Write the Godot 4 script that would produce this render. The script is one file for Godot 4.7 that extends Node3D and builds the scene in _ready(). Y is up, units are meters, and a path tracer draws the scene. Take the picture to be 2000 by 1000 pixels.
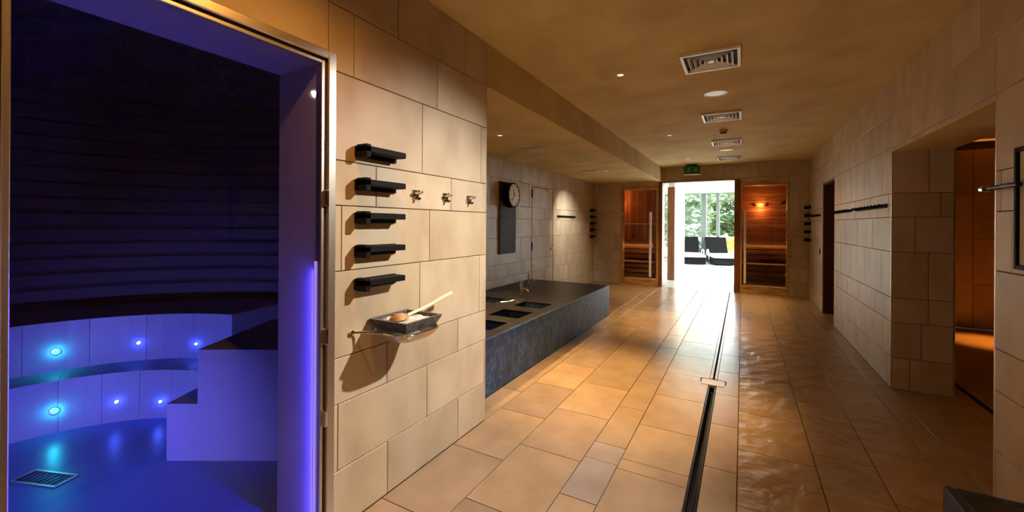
extends Node3D
# Spa corridor: steam room door on the left, foot baths, two saunas and a lounge at the far end.
# The corridor runs along -z; x is to the right; the floor is y = 0.

const XL := -1.56        # face of the left wall
const XR := 1.10         # face of the right wall
const ZE := -9.6         # face of the end wall
const XB := -3.1         # face of the alcove's back wall
const YC := 2.62         # corridor ceiling
const YS := 2.32         # alcove ceiling
const ZB := 2.6          # wall behind the camera
const COURSES := [0.0, 0.265, 0.56, 0.765, 1.15, 1.442, 1.642, 2.03, 2.32, 2.62]

var M := {}
var used := {}
var rng := RandomNumberGenerator.new()

# ------------------------------------------------------------------ scene tree helpers
func numbered(called: String) -> String:
	if not used.has(called):
		used[called] = 0
		return called
	used[called] += 1
	return "%s_%03d" % [called, used[called]]

func thing(called: String, label: String, category: String, at := Vector3.ZERO, turn := 0.0, group := "") -> Node3D:
	var o := Node3D.new()
	o.name = numbered(called)
	add_child(o)
	o.position = at
	o.rotation.y = turn
	tag(o, label, category, group)
	return o

func tag(o: Node, label: String, category: String, group := "", kind := "") -> void:
	o.set_meta("label", label)
	o.set_meta("category", category)
	if group:
		o.set_meta("group", group)
	if kind:
		o.set_meta("kind", kind)

func struct(called: String, label: String, category: String) -> Node3D:
	var o := thing(called, label, category)
	o.set_meta("kind", "structure")
	return o

func S() -> SurfaceTool:
	var st := SurfaceTool.new()
	st.begin(Mesh.PRIMITIVE_TRIANGLES)
	return st

func part(called: String, st: SurfaceTool, m: Material, parent: Node, at := Vector3.ZERO) -> MeshInstance3D:
	var o := MeshInstance3D.new()
	o.name = called
	o.mesh = st.commit()
	o.material_override = m
	o.position = at
	parent.add_child(o, true)
	return o

func part_mesh(called: String, mesh: Mesh, m: Material, parent: Node, at := Vector3.ZERO) -> MeshInstance3D:
	var o := MeshInstance3D.new()
	o.name = called
	o.mesh = mesh
	o.material_override = m
	o.position = at
	parent.add_child(o, true)
	return o

# ------------------------------------------------------------------ shape helpers (faces given counter-clockwise from outside)
func tri(st: SurfaceTool, a: Vector3, b: Vector3, c: Vector3) -> void:
	var n := (b - a).cross(c - a).normalized()
	st.set_normal(n); st.add_vertex(a)
	st.set_normal(n); st.add_vertex(c)
	st.set_normal(n); st.add_vertex(b)

func quad(st: SurfaceTool, a: Vector3, b: Vector3, c: Vector3, d: Vector3) -> void:
	tri(st, a, b, c)
	tri(st, a, c, d)

func smooth_quad(st: SurfaceTool, p: Array, n: Array) -> void:
	for i in [0, 2, 1, 0, 3, 2]:
		st.set_normal(n[i])
		st.add_vertex(p[i])

# chamfered box
func box(st: SurfaceTool, lo: Vector3, hi: Vector3, b := 0.0, t := Transform3D()) -> void:
	var c := (lo + hi) * 0.5
	var h := (hi - lo) * 0.5
	b = minf(b, minf(h.x, minf(h.y, h.z)) * 0.9)
	var P := func(sx: float, sy: float, sz: float, axis: int) -> Vector3:
		var v := Vector3(sx * (h.x - (0.0 if axis == 0 else b)), sy * (h.y - (0.0 if axis == 1 else b)), sz * (h.z - (0.0 if axis == 2 else b)))
		return t * (c + v)
	for s in [-1.0, 1.0]:
		var f := func(a: Vector3, bb: Vector3, cc: Vector3, d: Vector3) -> void:
			if s > 0: quad(st, a, bb, cc, d)
			else: quad(st, d, cc, bb, a)
		f.call(P.call(s, -1, -1, 0), P.call(s, 1, -1, 0), P.call(s, 1, 1, 0), P.call(s, -1, 1, 0))
		f.call(P.call(-1, s, -1, 1), P.call(-1, s, 1, 1), P.call(1, s, 1, 1), P.call(1, s, -1, 1))
		f.call(P.call(-1, -1, s, 2), P.call(1, -1, s, 2), P.call(1, 1, s, 2), P.call(-1, 1, s, 2))
	if b <= 0.0:
		return
	for s in [-1.0, 1.0]:
		for r in [-1.0, 1.0]:
			var e := func(a: Vector3, bb: Vector3, cc: Vector3, d: Vector3) -> void:
				if s * r > 0: quad(st, a, bb, cc, d)
				else: quad(st, d, cc, bb, a)
			e.call(P.call(s, r, -1, 0), P.call(s, r, -1, 1), P.call(s, r, 1, 1), P.call(s, r, 1, 0))
			e.call(P.call(-1, s, r, 1), P.call(-1, s, r, 2), P.call(1, s, r, 2), P.call(1, s, r, 1))
			e.call(P.call(r, -1, s, 2), P.call(r, -1, s, 0), P.call(r, 1, s, 0), P.call(r, 1, s, 2))
	for x in [-1.0, 1.0]:
		for y in [-1.0, 1.0]:
			for z in [-1.0, 1.0]:
				if x * y * z > 0: tri(st, P.call(x, y, z, 0), P.call(x, y, z, 1), P.call(x, y, z, 2))
				else: tri(st, P.call(x, y, z, 0), P.call(x, y, z, 2), P.call(x, y, z, 1))

func B(lo: Vector3, hi: Vector3, b := 0.0) -> SurfaceTool:
	var st := S()
	box(st, lo, hi, b)
	return st

# profile of (radius, height) turned about the local y axis of t
func lathe(st: SurfaceTool, prof: Array, segs: int, t := Transform3D()) -> void:
	for i in prof.size() - 1:
		var a: Vector2 = prof[i]
		var b: Vector2 = prof[i + 1]
		var d := b - a
		var nn := Vector2(d.y, -d.x).normalized()
		for k in segs:
			var p := []
			var n := []
			for q in [[a, k], [a, k + 1], [b, k + 1], [b, k]]:
				var th: float = TAU * q[1] / segs
				p.append(t * Vector3(q[0].x * cos(th), q[0].y, -q[0].x * sin(th)))
				n.append((t.basis * Vector3(nn.x * cos(th), nn.y, -nn.x * sin(th))).normalized())
			smooth_quad(st, p, n)

func tube(st: SurfaceTool, pts: Array, r, segs := 8) -> void:
	var rings := []
	var last := Vector3.ZERO
	for i in pts.size():
		var dir: Vector3 = (pts[mini(i + 1, pts.size() - 1)] - pts[maxi(i - 1, 0)]).normalized()
		var side := last - dir * last.dot(dir)
		if side.length() < 0.01:
			side = dir.cross(Vector3.UP if absf(dir.y) < 0.9 else Vector3.RIGHT)
		side = side.normalized()
		last = side
		var up := side.cross(dir).normalized()
		var rr: float = r[i] if r is Array else r
		var ring := []
		for k in segs:
			var th := TAU * k / segs
			var n := side * cos(th) + up * sin(th)
			ring.append([pts[i] + n * rr, n])
		rings.append(ring)
	for i in pts.size() - 1:
		for k in segs:
			var j := (k + 1) % segs
			smooth_quad(st, [rings[i][j][0], rings[i][k][0], rings[i + 1][k][0], rings[i + 1][j][0]], [rings[i][j][1], rings[i][k][1], rings[i + 1][k][1], rings[i + 1][j][1]])
	for e in [0, pts.size() - 1]:
		for k in segs:
			var j := (k + 1) % segs
			if e == 0: tri(st, pts[e], rings[e][k][0], rings[e][j][0])
			else: tri(st, pts[e], rings[e][j][0], rings[e][k][0])

# upright prism over a footprint polygon (counter-clockwise seen from above: x right, -z up)
func prism(st: SurfaceTool, foot: Array, y0: float, y1: float) -> void:
	var n := foot.size()
	for i in n:
		var a: Vector2 = foot[i]
		var b: Vector2 = foot[(i + 1) % n]
		quad(st, Vector3(a.x, y0, a.y), Vector3(b.x, y0, b.y), Vector3(b.x, y1, b.y), Vector3(a.x, y1, a.y))
	for i in range(1, n - 1):
		var p := [foot[0], foot[i], foot[i + 1]]
		tri(st, Vector3(p[0].x, y1, p[0].y), Vector3(p[1].x, y1, p[1].y), Vector3(p[2].x, y1, p[2].y))
		tri(st, Vector3(p[0].x, y0, p[0].y), Vector3(p[2].x, y0, p[2].y), Vector3(p[1].x, y0, p[1].y))

# ------------------------------------------------------------------ tiles laid on a plane
# o + u * U + v * V is the plane; N points out of it. Rects are cut round the holes.
func tile_piece(parent: Node, o: Vector3, U: Vector3, V: Vector3, N: Vector3, r: Rect2, m: Material, gap := 0.004, ch := 0.002, thick := 0.009, called := "tile", raise := 0.0) -> void:
	r = r.grow(-gap * 0.5)
	if r.size.x < 0.006 or r.size.y < 0.006:
		return
	var st := S()
	var hx := r.size.x * 0.5
	var hy := r.size.y * 0.5
	ch = minf(ch, minf(hx, hy) * 0.5)
	var P := func(x: float, y: float, z: float) -> Vector3: return U * x + V * y + N * z
	var a := [P.call(-hx, -hy, -ch), P.call(hx, -hy, -ch), P.call(hx, hy, -ch), P.call(-hx, hy, -ch)]
	var f := [P.call(-hx + ch, -hy + ch, 0.0), P.call(hx - ch, -hy + ch, 0.0), P.call(hx - ch, hy - ch, 0.0), P.call(-hx + ch, hy - ch, 0.0)]
	var k := [P.call(-hx, -hy, -thick), P.call(hx, -hy, -thick), P.call(hx, hy, -thick), P.call(-hx, hy, -thick)]
	var right := U.cross(V).dot(N) > 0.0
	var q := func(p0: Vector3, p1: Vector3, p2: Vector3, p3: Vector3) -> void:
		if right: quad(st, p0, p1, p2, p3)
		else: quad(st, p3, p2, p1, p0)
	q.call(f[0], f[1], f[2], f[3])
	for i in 4:
		var j := (i + 1) % 4
		q.call(a[i], a[j], f[j], f[i])
		q.call(k[i], k[j], a[j], a[i])
	var c := r.get_center()
	part(called, st, m, parent, o + U * c.x + V * c.y + N * raise)

func cut(rects: Array, hole: Rect2) -> Array:
	var out := []
	for r: Rect2 in rects:
		if not r.intersects(hole):
			out.append(r)
			continue
		var h := r.intersection(hole)
		if h.position.x > r.position.x: out.append(Rect2(r.position.x, r.position.y, h.position.x - r.position.x, r.size.y))
		if h.end.x < r.end.x: out.append(Rect2(h.end.x, r.position.y, r.end.x - h.end.x, r.size.y))
		if h.position.y > r.position.y: out.append(Rect2(h.position.x, r.position.y, h.size.x, h.position.y - r.position.y))
		if h.end.y < r.end.y: out.append(Rect2(h.position.x, h.end.y, h.size.x, r.end.y - h.end.y))
	return out

# courses of stone along u from u0 to u1; joints[i] is the u of one joint of course i
func courses(parent: Node, o: Vector3, U: Vector3, N: Vector3, u0: float, u1: float, ytop: float, joints: Array, holes: Array, mats: Array, step := 0.595) -> void:
	for i in COURSES.size() - 1:
		var y0: float = COURSES[i]
		var y1: float = minf(COURSES[i + 1], ytop)
		if y1 - y0 < 0.01:
			continue
		var j: float = joints[i % joints.size()]
		var u := j - ceilf((j - u0) / step) * step
		while u < u1:
			var a := maxf(u, u0)
			var b := minf(u + step, u1)
			if b - a > 0.01:
				var rs := [Rect2(a, y0, b - a, y1 - y0)]
				for h in holes:
					rs = cut(rs, h)
				var m: Material = mats[rng.randi() % mats.size()]
				for r in rs:
					tile_piece(parent, o, U, Vector3.UP, N, r, m)
			u += step

# a wall slab with openings, as boxes behind the tiles; axis 0: slab across x, axis 2: across z
func slab(parent: Node, m: Material, lo: Vector3, hi: Vector3, axis: int, holes: Array, called := "backing") -> void:
	var rs := [Rect2(lo.z, lo.y, hi.z - lo.z, hi.y - lo.y)] if axis == 0 else [Rect2(lo.x, lo.y, hi.x - lo.x, hi.y - lo.y)]
	for h in holes:
		rs = cut(rs, h)
	var st := S()
	for r: Rect2 in rs:
		if axis == 0: box(st, Vector3(lo.x, r.position.y, r.position.x), Vector3(hi.x, r.end.y, r.end.x))
		else: box(st, Vector3(r.position.x, r.position.y, lo.z), Vector3(r.end.x, r.end.y, hi.z))
	part(called, st, m, parent)

# ------------------------------------------------------------------ materials
func noise_tex(freq: float, ramp: Array, seed_: int, octaves := 4, size := 512, kind := FastNoiseLite.TYPE_SIMPLEX_SMOOTH) -> NoiseTexture2D:
	var n := FastNoiseLite.new()
	n.seed = seed_
	n.noise_type = kind
	n.frequency = freq
	n.fractal_octaves = octaves
	var t := NoiseTexture2D.new()
	t.width = size
	t.height = size
	t.seamless = true
	t.noise = n
	if ramp.size():
		var g := Gradient.new()
		var off := PackedFloat32Array()
		var col := PackedColorArray()
		for q in ramp:
			off.append(q[0])
			col.append(q[1])
		g.offsets = off
		g.colors = col
		t.color_ramp = g
	return t

func c8(r: float, g: float, b: float) -> Color:
	return Color(r / 255.0, g / 255.0, b / 255.0)

func mat(col: Color, rough := 0.6, metal := 0.0) -> StandardMaterial3D:
	var m := StandardMaterial3D.new()
	m.albedo_color = col
	m.roughness = rough
	m.metallic = metal
	return m

func tex(m: StandardMaterial3D, albedo: Texture2D, scale: Vector3, offset := Vector3.ZERO, bump: Texture2D = null, depth := 0.0, rough: Texture2D = null) -> StandardMaterial3D:
	m.albedo_texture = albedo
	m.uv1_triplanar = true
	m.uv1_world_triplanar = true
	m.uv1_scale = scale
	m.uv1_offset = offset
	m.uv1_triplanar_sharpness = 8.0
	if bump:
		m.heightmap_enabled = true
		m.heightmap_texture = bump
		m.heightmap_scale = depth
	if rough:
		m.roughness_texture = rough
	return m

func glow(col: Color, energy: float) -> StandardMaterial3D:
	var m := mat(col, 0.5)
	m.emission_enabled = true
	m.emission = col
	m.emission_energy_multiplier = energy
	return m

func glass(tint: Color, alpha: float) -> StandardMaterial3D:
	var m := mat(Color(tint.r, tint.g, tint.b, alpha), 0.02)
	m.transparency = BaseMaterial3D.TRANSPARENCY_ALPHA
	return m

func make_materials() -> void:
	var W := Color.WHITE
	var mottle := noise_tex(0.006, [[0.0, c8(222, 216, 206)], [0.5, c8(243, 240, 234)], [1.0, W]], 3, 5)
	var grain := noise_tex(0.03, [], 5, 4)
	var fine := noise_tex(0.06, [], 6, 3)
	M.wall = []
	for q in [[208, 188, 160], [202, 182, 154], [213, 194, 168], [206, 188, 163], [199, 180, 154]]:
		var k: int = M.wall.size()
		M.wall.append(tex(mat(c8(q[0], q[1], q[2]), 0.48), mottle, Vector3(0.9, 0.5, 0.9), Vector3(k * 0.37, k * 0.19, k * 0.53), grain, 0.06))
	M.grout = mat(c8(92, 70, 46), 0.9)
	var slab_tex := noise_tex(0.008, [[0.0, c8(226, 221, 215)], [0.45, c8(241, 238, 233)], [1.0, W]], 11, 5)
	M.floor = []
	for q in [[170, 144, 118], [164, 140, 116], [176, 149, 121], [159, 136, 114]]:
		var k: int = M.floor.size()
		M.floor.append(tex(mat(c8(q[0], q[1], q[2]), 0.27), slab_tex, Vector3(0.8, 0.8, 0.8), Vector3(k * 0.31, 0.0, k * 0.47), fine, 0.02))
		M.floor[k].metallic_specular = 0.65
	M.floor_rough = []
	var cleft := noise_tex(0.012, [], 21, 5)
	for q in [[178, 150, 116], [170, 145, 113], [184, 155, 118]]:
		var k: int = M.floor_rough.size()
		M.floor_rough.append(tex(mat(c8(q[0], q[1], q[2]), 0.36), slab_tex, Vector3(0.8, 0.8, 0.8), Vector3(k * 0.41, 0.0, k * 0.27), cleft, 1.1))
		M.floor_rough[k].metallic_specular = 0.65
	M.floor_blue = tex(mat(c8(164, 147, 136), 0.36), slab_tex, Vector3(0.8, 0.8, 0.8), Vector3.ZERO, fine, 0.02)
	M.floor_grout = mat(c8(96, 74, 56), 0.9)
	M.ceiling = tex(mat(c8(220, 196, 136), 0.85), mottle, Vector3(0.4, 0.4, 0.4))
	var vein := noise_tex(0.006, [[0.0, c8(120, 128, 138)], [0.42, c8(165, 172, 180)], [0.5, c8(235, 240, 245)], [0.56, c8(165, 172, 182)], [1.0, c8(105, 112, 122)]], 31, 6)
	M.slate = tex(mat(c8(60, 94, 138), 0.5), vein, Vector3(1.3, 1.3, 1.3), Vector3.ZERO, cleft, 0.35)
	M.slate_top = tex(mat(c8(56, 53, 54), 0.42), vein, Vector3(1.3, 1.3, 1.3), Vector3(0.3, 0, 0.4), cleft, 0.2)
	M.board = mat(c8(48, 50, 52), 0.75)
	M.black = mat(c8(10, 9, 8), 0.65)
	M.black.metallic_specular = 0.3
	M.black_soft = mat(c8(18, 16, 15), 0.75)
	M.steel = mat(c8(205, 196, 184), 0.36, 1.0)
	M.chrome = mat(c8(225, 222, 218), 0.1, 1.0)
	M.dark_metal = mat(c8(52, 44, 38), 0.4, 0.7)
	M.white = mat(c8(232, 230, 226), 0.5)
	M.vent = mat(c8(250, 250, 248), 0.35)
	M.white_wall = mat(c8(240, 237, 228), 0.8)
	M.cream = mat(c8(238, 222, 188), 0.55)
	M.salt = tex(mat(c8(245, 243, 240), 0.8), mottle, Vector3(6, 6, 6), Vector3.ZERO, fine, 0.3)
	M.stone_bowl = tex(mat(c8(132, 125, 120), 0.4), vein, Vector3(5, 5, 5))
	var wood_t := noise_tex(0.01, [[0.0, c8(170, 140, 112)], [0.5, c8(225, 205, 180)], [1.0, W]], 41, 4)
	M.wood_h = []      # grain along x
	M.wood_v = []      # grain upright
	for q in [[176, 120, 72], [164, 109, 64], [188, 131, 80], [154, 102, 60]]:
		var k: int = M.wood_h.size()
		M.wood_h.append(tex(mat(c8(q[0], q[1], q[2]), 0.6), wood_t, Vector3(0.35, 6.0, 6.0), Vector3(k * 0.3, k * 0.2, 0)))
		M.wood_v.append(tex(mat(c8(q[0], q[1], q[2]), 0.6), wood_t, Vector3(6.0, 0.35, 6.0), Vector3(k * 0.3, k * 0.2, 0)))
	M.wood_pale = tex(mat(c8(222, 188, 132), 0.55), wood_t, Vector3(0.5, 5.0, 5.0))
	M.wood_frame = tex(mat(c8(150, 98, 52), 0.45), wood_t, Vector3(6.0, 0.4, 6.0))
	M.wood_dark = tex(mat(c8(98, 58, 30), 0.5), wood_t, Vector3(6.0, 0.4, 6.0))
	M.spoon = mat(c8(240, 226, 190), 0.5)
	M.glass = glass(c8(235, 245, 242), 0.0)
	M.glass_steam = glass(c8(225, 230, 245), 0.0)
	M.glass_steam.metallic_specular = 0.3
	M.window_glass = glass(c8(240, 248, 248), 0.0)
	M.frost = mat(Color(0.92, 0.9, 0.86, 0.55), 0.6)
	M.frost.transparency = BaseMaterial3D.TRANSPARENCY_ALPHA
	# steam room
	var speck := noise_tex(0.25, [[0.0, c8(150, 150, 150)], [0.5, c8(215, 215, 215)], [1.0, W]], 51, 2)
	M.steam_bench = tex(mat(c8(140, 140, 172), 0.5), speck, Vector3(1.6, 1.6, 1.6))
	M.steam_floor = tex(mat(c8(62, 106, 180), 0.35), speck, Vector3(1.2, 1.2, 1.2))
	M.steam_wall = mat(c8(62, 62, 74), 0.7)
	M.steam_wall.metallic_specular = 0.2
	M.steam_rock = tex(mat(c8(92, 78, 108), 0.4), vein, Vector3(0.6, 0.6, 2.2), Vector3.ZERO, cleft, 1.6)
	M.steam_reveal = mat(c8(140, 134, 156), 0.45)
	# lounge and garden
	M.lounge_floor = tex(mat(c8(206, 208, 208), 0.35), slab_tex, Vector3(0.4, 0.4, 0.4))
	M.rattan = mat(c8(14, 12, 11), 0.9)
	M.rattan.metallic_specular = 0.2
	M.cushion = mat(c8(236, 234, 230), 0.8)
	M.frame_dark = mat(c8(60, 64, 60), 0.5)
	M.lawn = tex(mat(c8(96, 128, 52), 0.9), noise_tex(0.02, [[0.0, c8(160, 160, 130)], [1.0, W]], 61, 4), Vector3(0.3, 0.3, 0.3))
	M.bark = mat(c8(82, 66, 50), 0.9)
	M.leaf = []
	for q in [[42, 58, 19], [30, 48, 17], [52, 62, 21], [26, 41, 18]]:
		var m := mat(c8(q[0], q[1], q[2]), 0.6)
		m.backlight_enabled = true
		m.backlight = c8(58, 67, 22)
		M.leaf.append(m)
	M.yellow_leaf = mat(c8(240, 190, 30), 0.6)
	M.yellow_leaf.backlight_enabled = true
	M.yellow_leaf.backlight = c8(200, 160, 30)

# ------------------------------------------------------------------ camera, sky, sun, exposure
func set_view() -> void:
	var cam := Camera3D.new()
	cam.name = "camera"
	cam.projection = Camera3D.PROJECTION_FRUSTUM
	cam.near = 0.05
	cam.far = 300.0
	var f := 812.0
	cam.size = 1000.0 / f * cam.near
	cam.frustum_offset = Vector2(0.0, (437.0 - 500.0) / f * cam.near)
	cam.keep_aspect = Camera3D.KEEP_HEIGHT
	cam.transform = Transform3D(Basis(Vector3.UP, atan2(450.0, f)) * Basis(Vector3.BACK, 0.0065), Vector3(0, 1.366, 0))
	add_child(cam)
	cam.current = true

	var env := Environment.new()
	env.tonemap_mode = Environment.TONE_MAPPER_LINEAR
	env.tonemap_exposure = 1.0
	env.background_mode = Environment.BG_SKY
	var sky := Sky.new()
	var pm := ProceduralSkyMaterial.new()
	pm.sky_top_color = c8(150, 185, 225)
	pm.sky_horizon_color = c8(236, 240, 244)
	pm.ground_horizon_color = c8(190, 195, 180)
	pm.ground_bottom_color = c8(110, 115, 95)
	pm.sky_curve = 0.2
	pm.sky_energy_multiplier = 5.6
	sky.sky_material = pm
	env.sky = sky
	env.sdfgi_enabled = true
	env.ssao_enabled = true
	env.ssil_enabled = true
	var we := WorldEnvironment.new()
	we.name = "environment"
	we.environment = env
	add_child(we)

	var sun := DirectionalLight3D.new()
	sun.name = "sun"
	sun.light_color = c8(255, 244, 226)
	sun.light_energy = 24.0
	sun.light_angular_distance = 0.6
	sun.shadow_enabled = true
	sun.sky_mode = DirectionalLight3D.SKY_MODE_LIGHT_ONLY
	add_child(sun)
	sun.look_at_from_position(Vector3.ZERO, Vector3(-0.42, -0.33, 0.85))

func spot(parent: Node3D, at: Vector3, aim: Vector3, col: Color, energy: float, half_angle: float, soft := 1.0, size := 0.03) -> void:
	var l := SpotLight3D.new()
	l.name = "lamp_beam"
	l.light_color = col
	l.light_energy = energy
	l.spot_angle = half_angle
	l.spot_angle_attenuation = soft
	l.spot_range = 20.0
	l.spot_attenuation = 2.0
	l.light_size = size
	l.shadow_enabled = true
	parent.add_child(l, true)
	l.position = at
	l.basis = Basis.looking_at(aim, Vector3.UP if absf(aim.normalized().y) < 0.95 else Vector3.RIGHT)

func omni(parent: Node3D, at: Vector3, col: Color, energy: float, size := 0.03) -> void:
	var l := OmniLight3D.new()
	l.name = "lamp_glow"
	l.light_color = col
	l.light_energy = energy
	l.omni_range = 20.0
	l.omni_attenuation = 2.0
	l.light_size = size
	l.shadow_enabled = true
	parent.add_child(l, true)
	l.position = at

# ------------------------------------------------------------------ the shell
func floor_tiles(parent: Node, x0: float, x1: float, z0: float, z1: float, offset: float, mats: Array, step := 0.583, near_only := false) -> void:
	# one strip of tiles running along z; z0 is the far end
	var z := offset - ceilf((offset - z0) / step) * step
	while z < z1:
		var a := maxf(z, z0)
		var b := minf(z + step, z1)
		if b - a > 0.01:
			tile_piece(parent, Vector3(x0, 0, 0), Vector3(1, 0, 0), Vector3(0, 0, -1), Vector3.UP, Rect2(0, -b, x1 - x0, b - a), mats[rng.randi() % mats.size()], 0.005, 0.0005, 0.012)
		z += step

func build_floor() -> void:
	var f := struct("floor", "warm beige stone tile floor of the corridor laid in long strips", "floor")
	# bed below the tiles, with a trench for the drain
	var st := S()
	box(st, Vector3(-3.4, -0.2, -9.87), Vector3(-0.245, -0.009, ZB + 0.2))
	box(st, Vector3(-0.185, -0.2, -9.87), Vector3(1.48, -0.009, ZB + 0.2))
	box(st, Vector3(-0.245, -0.2, -9.87), Vector3(-0.185, -0.08, ZB + 0.2))
	part("bed", st, M.floor_grout, f)
	var z1 := 1.2
	floor_tiles(f, XL, -1.2, ZE, z1, -2.08, M.floor)
	floor_tiles(f, -1.2, -0.806, ZE, z1, -2.287, M.floor)
	# the narrow strip with the bluish tile
	var z := -1.971 + 6 * 0.583
	while z > ZE:
		var a := maxf(z - 0.583, ZE)
		if absf(z + 1.971) < 0.02:
			tile_piece(f, Vector3.ZERO, Vector3(1, 0, 0), Vector3(0, 0, -1), Vector3.UP, Rect2(-0.806, 1.971, 0.195, 0.385), M.floor_blue, 0.005, 0.0005, 0.012)
			tile_piece(f, Vector3.ZERO, Vector3(1, 0, 0), Vector3(0, 0, -1), Vector3.UP, Rect2(-0.806, 2.356, 0.195, 0.198), M.floor_blue, 0.003, 0.0015, 0.012)
		else:
			tile_piece(f, Vector3.ZERO, Vector3(1, 0, 0), Vector3(0, 0, -1), Vector3.UP, Rect2(-0.806, -z, 0.195, z - a), M.floor[rng.randi() % 4], 0.005, 0.0005, 0.012)
		z -= 0.583
	floor_tiles(f, -0.611, -0.245, -2.33, z1, -2.33, M.floor)
	floor_tiles(f, -0.611, -0.245, -2.44, -2.33, -2.33, M.floor)
	floor_tiles(f, -0.611, -0.245, ZE, -2.44, -2.92, M.floor)
	floor_tiles(f, -0.185, -0.017, ZE, z1, -2.6, M.floor)
	floor_tiles(f, -0.017, 0.372, ZE, z1, -2.31, M.floor_rough)
	floor_tiles(f, 0.372, 0.665, ZE, z1, -3.057, M.floor_rough)
	floor_tiles(f, 0.665, 0.96, ZE, z1, -3.867, M.floor_rough)
	floor_tiles(f, 0.96, XR, ZE, z1, -3.4, M.floor_rough)
	# alcove floor beside and beyond the foot bath
	floor_tiles(f, -1.75, XL, ZE, -2.44, -3.0, M.floor)
	floor_tiles(f, -2.14, -1.75, ZE, -6.2, -6.7, M.floor)
	floor_tiles(f, -2.53, -2.14, ZE, -6.2, -6.4, M.floor)
	floor_tiles(f, XB, -2.53, ZE, -6.2, -6.6, M.floor)
	# recess on the right
	floor_tiles(f, XR, 1.48, -4.62, -2.97, -3.6, M.floor_rough)

func build_drain() -> void:
	var d := thing("floor_drain", "slot drain with black gap and steel edges running down the corridor floor", "drain", Vector3(-0.215, 0, 0))
	var st := S()
	box(st, Vector3(-0.028, -0.075, -9.5), Vector3(0.028, -0.06, 1.2))
	part("trough", st, M.black_soft, d)
	for s in [-1.0, 1.0]:
		part("edge_strip", B(Vector3(minf(s * 0.019, s * 0.029), -0.06, -3.9), Vector3(maxf(s * 0.019, s * 0.029), 0.001, 1.2), 0.001), M.dark_metal, d)
		part("edge_strip", B(Vector3(minf(s * 0.008, s * 0.029), -0.06, -9.5), Vector3(maxf(s * 0.008, s * 0.029), 0.001, -4.1), 0.001), M.floor[2], d)
	part("access_plate", B(Vector3(-0.09, -0.02, -4.07), Vector3(0.09, 0.003, -3.93), 0.002), M.floor[2], d)
	var fr := S()
	box(fr, Vector3(-0.102, -0.02, -4.085), Vector3(0.102, 0.002, -4.073))
	box(fr, Vector3(-0.102, -0.02, -4.073), Vector3(-0.093, 0.002, -3.99))
	box(fr, Vector3(0.093, -0.02, -4.073), Vector3(0.102, 0.002, -3.99))
	part("plate_frame", fr, M.black, d)

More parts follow.
